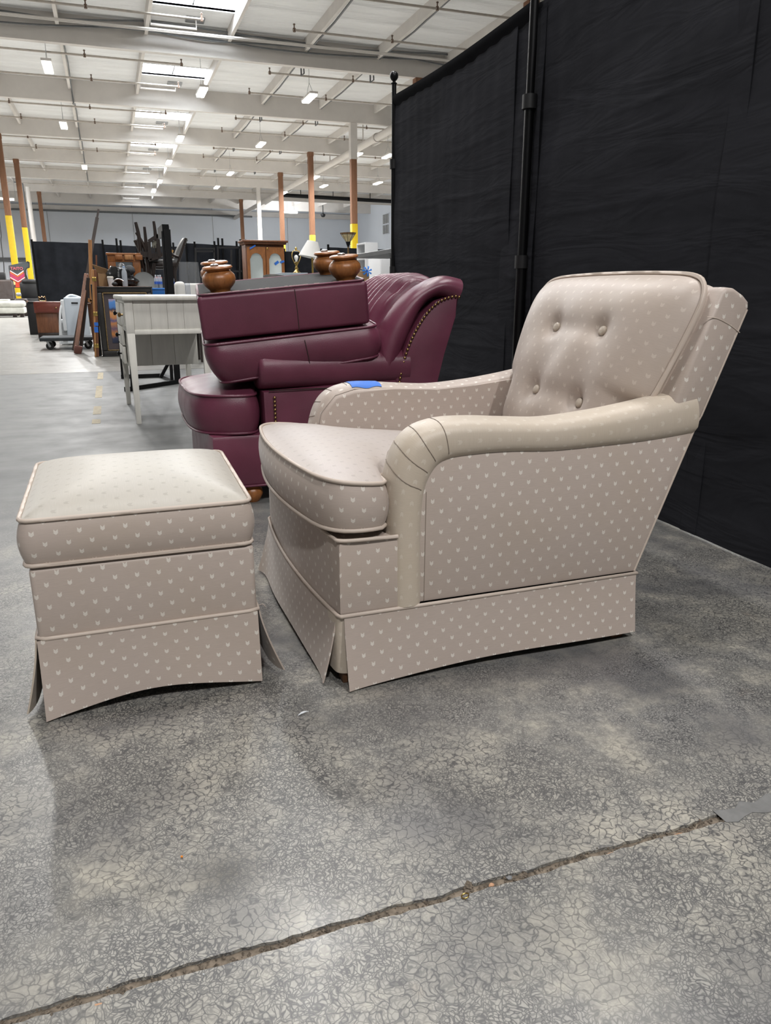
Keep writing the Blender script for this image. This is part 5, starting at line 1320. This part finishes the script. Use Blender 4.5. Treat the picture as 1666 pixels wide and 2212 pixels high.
# long pale table in the middle ground that carries lamps and boxes
mt = thing('folding_table', 'pale folding table behind the leather chair, carrying lamps and boxes', 'table', (P(680, 700, 9.5).x, 9.6, 0))
mz = P(640, 592, 9.6).z-.06
mz = .95
xl, xr = P(560, 610, 9.3).x, P(812, 610, 9.3).x
box('table_top', ((xl+xr)/2, 9.8, mz-.02), (xr-xl, 1.3, .04), M('grey_laminate', (.34, .34, .33), .5), mt, .006)
for x in (xl+.1, xr-.1):
    for y in (9.3, 10.3): tube('leg', [(x, y, mz-.03), (x, y, 0)], .018, STEEL, mt, n=8)
def on3(px_, Y): return Vector((P(px_, 600, Y).x, Y, mz))
bl = thing('brass_lamp', 'polished brass table lamp base with bare bulb and harp', 'lamp', on3(641, 10.0))
lb = on3(641.5, 10.0); H0 = P(641, 533, 10.0).z-mz
pr_ = [(0, 0), (.075, 0), (.075, .03), (.066, .04), (.066, .075), (.055, .09), (.05, .12), (.03, .135), (.018, .15), (.024, .165), (.014, .18), (.013, .20), (.02, .205), (.02, .235), (.012, .24)]
sc_ = (H0*.60)/.24
lathe('base', [(a_, b_*sc_) for a_, b_ in pr_], lb, BRASS, bl, n=20)
zb_ = mz+.24*sc_
tube('harp', spline([lb+Vector((-.018, 0, zb_-mz-.03)), lb+Vector((-.055, 0, zb_-mz+.05)), lb+Vector((-.045, 0, H0*.86)), lb+Vector((0, 0, H0*.9)), lb+Vector((.045, 0, H0*.86)), lb+Vector((.055, 0, zb_-mz+.05)), lb+Vector((.018, 0, zb_-mz-.03))], 5), .006, BRASS, bl, n=6)
lathe('bulb', [(.012, 0), (.014, .02), (.026, .05), (.028, .065), (.018, .085), (0, .092)], lb+Vector((0, 0, zb_-mz-.01)), M('bulb_glass', (.85, .85, .83), .2), bl, n=14)
lathe('finial', [(.005, H0*.9), (.014, H0*.92), (.018, H0*.95), (.01, H0*.98), (0, H0)], lb, BRASS, bl, n=12)
ls = thing('table_lamp', 'tilted white empire lamp shade behind the bun feet', 'lamp', on3(674, 9.7))
cA = P(675, 552, 9.7); hh = .20; Rt = Matrix.Rotation(math.radians(11), 3, 'Y')
lathe('shade', [(.150, -.09), (.068, .105), (.064, .105), (.146, -.09)], (cA.x-.01, 9.7, P(672, 540, 9.7).z), M('white_shade', (.78, .77, .74), .8, var=.03), ls, n=32, mtx=Rt)
tube('stem', [(cA.x, 9.7, mz), (cA.x-.005, 9.7, P(672, 540, 9.7).z+.05)], .012, BRASS, ls, n=8); lathe('foot', [(0, 0), (.07, 0), (.06, .02), (.015, .03)], (cA.x, 9.7, mz), BRASS, ls, n=16)
tr = thing('torchiere_lamp', 'bronze floor torchiere with flared stained glass shade', 'lamp', (P(752, 700, 12.6).x, 12.6, 0))
tc = P(752, 503, 12.6); tb_ = P(752, 523, 12.6).z; te = P(752, 534, 12.6).z
AMB = NT('stained_glass'); o_ = AMB.pos; AMB.color(AMB.mix(AMB.ramp(AMB.noise(o_, 14, 2), .4, .6), (.62, .50, .26, 1), (.80, .70, .45, 1))); AMB.set(Roughness=.3); AMB = AMB.m
BRN = M('brown_glass', (.30, .16, .06), .3, var=.3)
def ring8(r_, z): return [Vector((tc.x+r_*math.cos(math.pi/8+i*math.pi/4), 12.6+r_*math.sin(math.pi/8+i*math.pi/4), z)) for i in range(8)]
r0, r1, r2 = ring8(.035, tb_), ring8(.118, tc.z-.025), ring8(.133, tc.z)
for i in range(8):
    j = (i+1) % 8
    obj('glass_panel', [r0[i], r0[j], r1[j], r1[i]], [(0, 1, 2, 3)], AMB, tr, smooth=False); obj('border_panel', [r1[i], r1[j], r2[j], r2[i]], [(0, 1, 2, 3)], BRN, tr, smooth=False)
    tube('came', [r0[i], r1[i], r2[i]], .0035, BLACK, tr, n=5)
tube('came_ring', r1, .0035, BLACK, tr, n=5, closed=True); tube('came_ring', r2, .0035, BLACK, tr, n=5, closed=True)
lathe('socket_cup', [(.012, te-tb_), (.020, te-tb_+.02), (.042, -.004), (.036, .01)], (tc.x, 12.6, tb_), BLACK, tr, n=14)
tube('pole', [(tc.x, 12.6, te+.01), (tc.x, 12.6, .02)], .014, OLDBRASS, tr, n=10); lathe('base', [(0, 0), (.15, 0), (.15, .012), (.05, .03), (.02, .05)], (tc.x, 12.6, 0), BLACK, tr, n=20)
tube('switch_key', [(tc.x, 12.6, tb_-.03), (tc.x+.05, 12.6, tb_-.035)], .004, BLACK, tr, n=5)
# white cube shelf
WY = 10.6
wsx = thing('white_shelf_unit', 'white open cube shelf unit right of the bun feet', 'shelf', (P(795, 700, WY).x, WY, 0))
xa, xb, xc2 = P(776, 560, WY+.3).x, P(789.5, 560, WY).x, P(816.5, 560, WY).x; zt_ = P(800, 523.5, WY).z
WSH = M('white_laminate', (.74, .75, .76), .45, var=.02)
w_ = xc2-xb
box('front_side', ((xb+xc2)/2, WY+.012, zt_/2), (w_, .024, zt_), WSH, wsx, .002); box('rear_side', ((xb+xc2)/2, WY+.39, zt_/2), (w_, .024, zt_), WSH, wsx, .002)
box('back_board', (xc2-.01, WY+.2, zt_/2), (.02, .36, zt_), WSH, wsx)
for z in (.02, .42, .80, P(780, 559, WY+.1).z, zt_-.012): box('shelf_board', ((xb+xc2)/2, WY+.2, z), (w_, .36, .024), WSH, wsx, .002)
# tall grey table top at the end of the drape, underside in view
gz = 1.25
gt = thing('grey_table', 'grey counter-height table beside the far end of the tall drape', 'table', (2.75, 8.4, 0))
a, b = G(767, 549, gz), G(850, 536, gz)
dirv = (b-a).normalized(); per = Vector((-dirv.y, dirv.x, 0)); 
if per.x < 0: per = -per
e_ = a+dirv*1.9; GRT = M('grey_table_laminate', (.13, .135, .14), .45, var=.1)
pl = [a, e_, e_+per*.75, a+per*.75]
hexa('table_top', [v+Vector((0, 0, -.045)) for v in pl]+[v for v in pl], GRT, gt, .004)
lp0 = G(836, 557, gz-.05)+per*.06
tube('leg', spline([lp0, lp0+Vector((-.01, 0, -.3)), lp0+Vector((-.04, 0, -.7)), (lp0.x-.05, lp0.y, 0)], 4), .022, BLACK, gt, n=8)
for v in (pl[1]-dirv*.15+per*.08, pl[2]-dirv*.15-per*.08, pl[3]+dirv*.3-per*.1): tube('leg', [v+Vector((0, 0, -.05)), Vector((v.x, v.y, 0))], .022, BLACK, gt, n=8)
hb_ = thing('black_headset', 'black round handbag with ring handle on the grey table', 'handbag', G(842, 539, gz)+per*.2)
hc = G(841, 538.5, gz)+per*.12
V = []
blob('body', (hc.x, hc.y, gz+.055), (.07, .06, .058), BLKP, hb_, 2, .05); tube('handle', [(hc.x+.055*math.cos(i*.2618), hc.y, gz+.085+.055*math.sin(i*.2618)) for i in range(24)], .006, BLKP, hb_, n=6, closed=True)
wb_ = thing('white_carton', 'white carton behind the black handbag on the grey table', 'box', hc+per*.3)
wc = hc+per*.33; box('carton', (wc.x-.01, wc.y, gz+.075), (.20, .16, .15), WSH, wb_, .003)
ww = thing('white_cabinet', 'white cabinet under the grey table by the drape', 'cabinet', (P(838, 700, 9.6).x, 9.6, 0))
pbox('carcass', 822, 557.5, 870, 680, 9.6, .5, WSH, ww, .003, z0=0); pbox('door', 824, 560, 868, 640, 9.58, .02, WSH, ww, .002)
# kraft box with blue bow
kb = thing('kraft_gift_box', 'kraft cardboard box with bright blue ribbon bow', 'box', on3(790, 9.35))
kz = P(785, 586, 9.3).z
xl, xr = P(774, 600, 9.3).x, P(798, 600, 9.3).x
box('carton', ((xl+xr)/2, 9.42, (mz+kz)/2), (xr-xl, .24, kz-mz), CARD, kb, .003)
BOW = M('blue_ribbon', (.03, .25, .85), .5); bc_ = P(793, 586, 9.28)
for i, an in enumerate((20, 75, 130, 170, 215, 275, 330)):
    a_ = math.radians(an); d1 = Vector((math.cos(a_), -.15, math.sin(a_)))*.062; sd = Vector((-math.sin(a_), .2, math.cos(a_)))*.009
    sheet('ribbon_loop', lambda s, t: bc_+d1*s+sd*((t-.5)*2*(.3+s))+Vector((0, -.02*math.sin(math.pi*s), 0)), 6, 3, BOW, kb, .002, nrm=(0, 1, 0))
tube('ribbon_tail', [bc_, P(776, 582, 9.28)], .006, BLKP, kb, n=5)
# pale printed box and grey chair back
pb = thing('printed_box', 'pale blue white printed carton lying behind the upturned ottoman', 'box', on3(630, 9.3))
xl, xr = P(606, 600, 9.3).x, P(662, 600, 9.3).x; zt_ = P(630, 589.5, 9.3).z
hexa('carton', [(xl+.06, 9.25, mz), (xr, 9.25, mz), (xr, 9.6, mz), (xl+.1, 9.6, mz), (xl, 9.22, zt_), (xr, 9.22, zt_), (xr, 9.6, zt_), (xl, 9.6, zt_)], M('pale_blue_card', (.62, .70, .78), .6), pb, .002)
box('print_patch', ((xl+xr)/2, 9.218, (zt_+mz)/2+.01), (.15, .004, .035), M('print_grey', (.35, .38, .42), .6, var=.5, vscale=80), pb)
gc = thing('grey_chair', 'grey shell chair back left of the pale printed carton', 'chair', (P(586, 700, 8.6).x, 8.6, 0))
GCH = M('warm_grey_shell', (.22, .21, .195), .6)
xl, xr = P(567, 600, 8.6).x, P(612, 600, 8.6).x; zt_ = P(588, 592, 8.6).z
def shell(s, t): return Vector((xl+(xr-xl)*s, 8.6+.10*math.cos(math.pi*(s-.5))-.06, zt_-(1-math.cos((s-.5)*2.2))*.03-.42*t))
sheet('backrest', shell, 16, 8, GCH, gc, .02, nrm=(0, 1, 0)); box('seat', ((xl+xr)/2, 8.42, zt_-.44), (xr-xl, .44, .04), GCH, gc, .015)
for sx in (-1, 1):
    for yq in (8.25, 8.6): tube('leg', [((xl+xr)/2+sx*(xr-xl)*.42, yq, zt_-.46), ((xl+xr)/2+sx*(xr-xl)*.46, yq, 0)], .012, STEEL, gc, n=8)

# ================================================================ SMALL LITTER ON THE FLOOR
c = G(656, 1546)
fe = thing('feather', 'small white feather on the floor before the armchair', 'feather', c)
sheet('vane', lambda s, t: Vector((c.x-.012+.024*s, c.y+.006*math.sin(s*2.6)+(t-.5)*.007*math.sin(math.pi*min(1, s+.05)), .002+.003*s+.002*abs(t-.5))), 10, 4, M('white_feather', (.62, .64, .66), .8), fe, .0004, nrm=(0, 0, 1))
tube('quill', [(c.x-.012+.024*i/6, c.y+.006*math.sin(i/6*2.6), .0035+.003*i/6) for i in range(7)], .0005, WHITEP, fe, n=4)
CHIP = M('pale_wood_chip', (.42, .24, .14), .7, var=.25)
for lab, x, y, L, W_, an, m_ in (('tan wood chip in the crack at lower left', 216, 2168, .026, .007, .35, CHIP), ('small grey pebble beside the wood chip at lower left', 242, 2162, .007, .006, 0, PATCH), ('thin wood splinter in the crack near its right end', 1466, 1801, .020, .004, .25, CHIP), ('wood splinter in the middle of the crack', 1320, 1842, .018, .003, .3, CHIP), ('dark pebble at the crack right of centre', 1100, 1894, .010, .008, 0, GREY), ('tan pebble beside the dark pebble at the crack', 1062, 1910, .009, .007, 0, CHIP), ('tiny orange crumb on the floor left of centre', 393, 1853, .004, .003, 0, ORG_), ('white pellet by the crack, left of centre', 440, 2104, .004, .004, 0, WHITEP)):
    g = G(x, y); g.z = -.004 if abs(g.y-JY) < .02 else 0
    o_ = tag(blob('floor_chip', (g.x, g.y, g.z+.0022), (L/2, W_/2, .0022), m_, None, int(x), .18, 2), lab, 'debris')
    
g = G(1005, 1938)
tag(tube('brass_ring', [(g.x+.0055*math.cos(i*.524), g.y+.0045*math.sin(i*.524), .0025+.0012*math.cos(i*.524)) for i in range(12)], .0011, BRASS, None, n=6, closed=True), 'tiny brass ring lying beside the crack', 'ring')
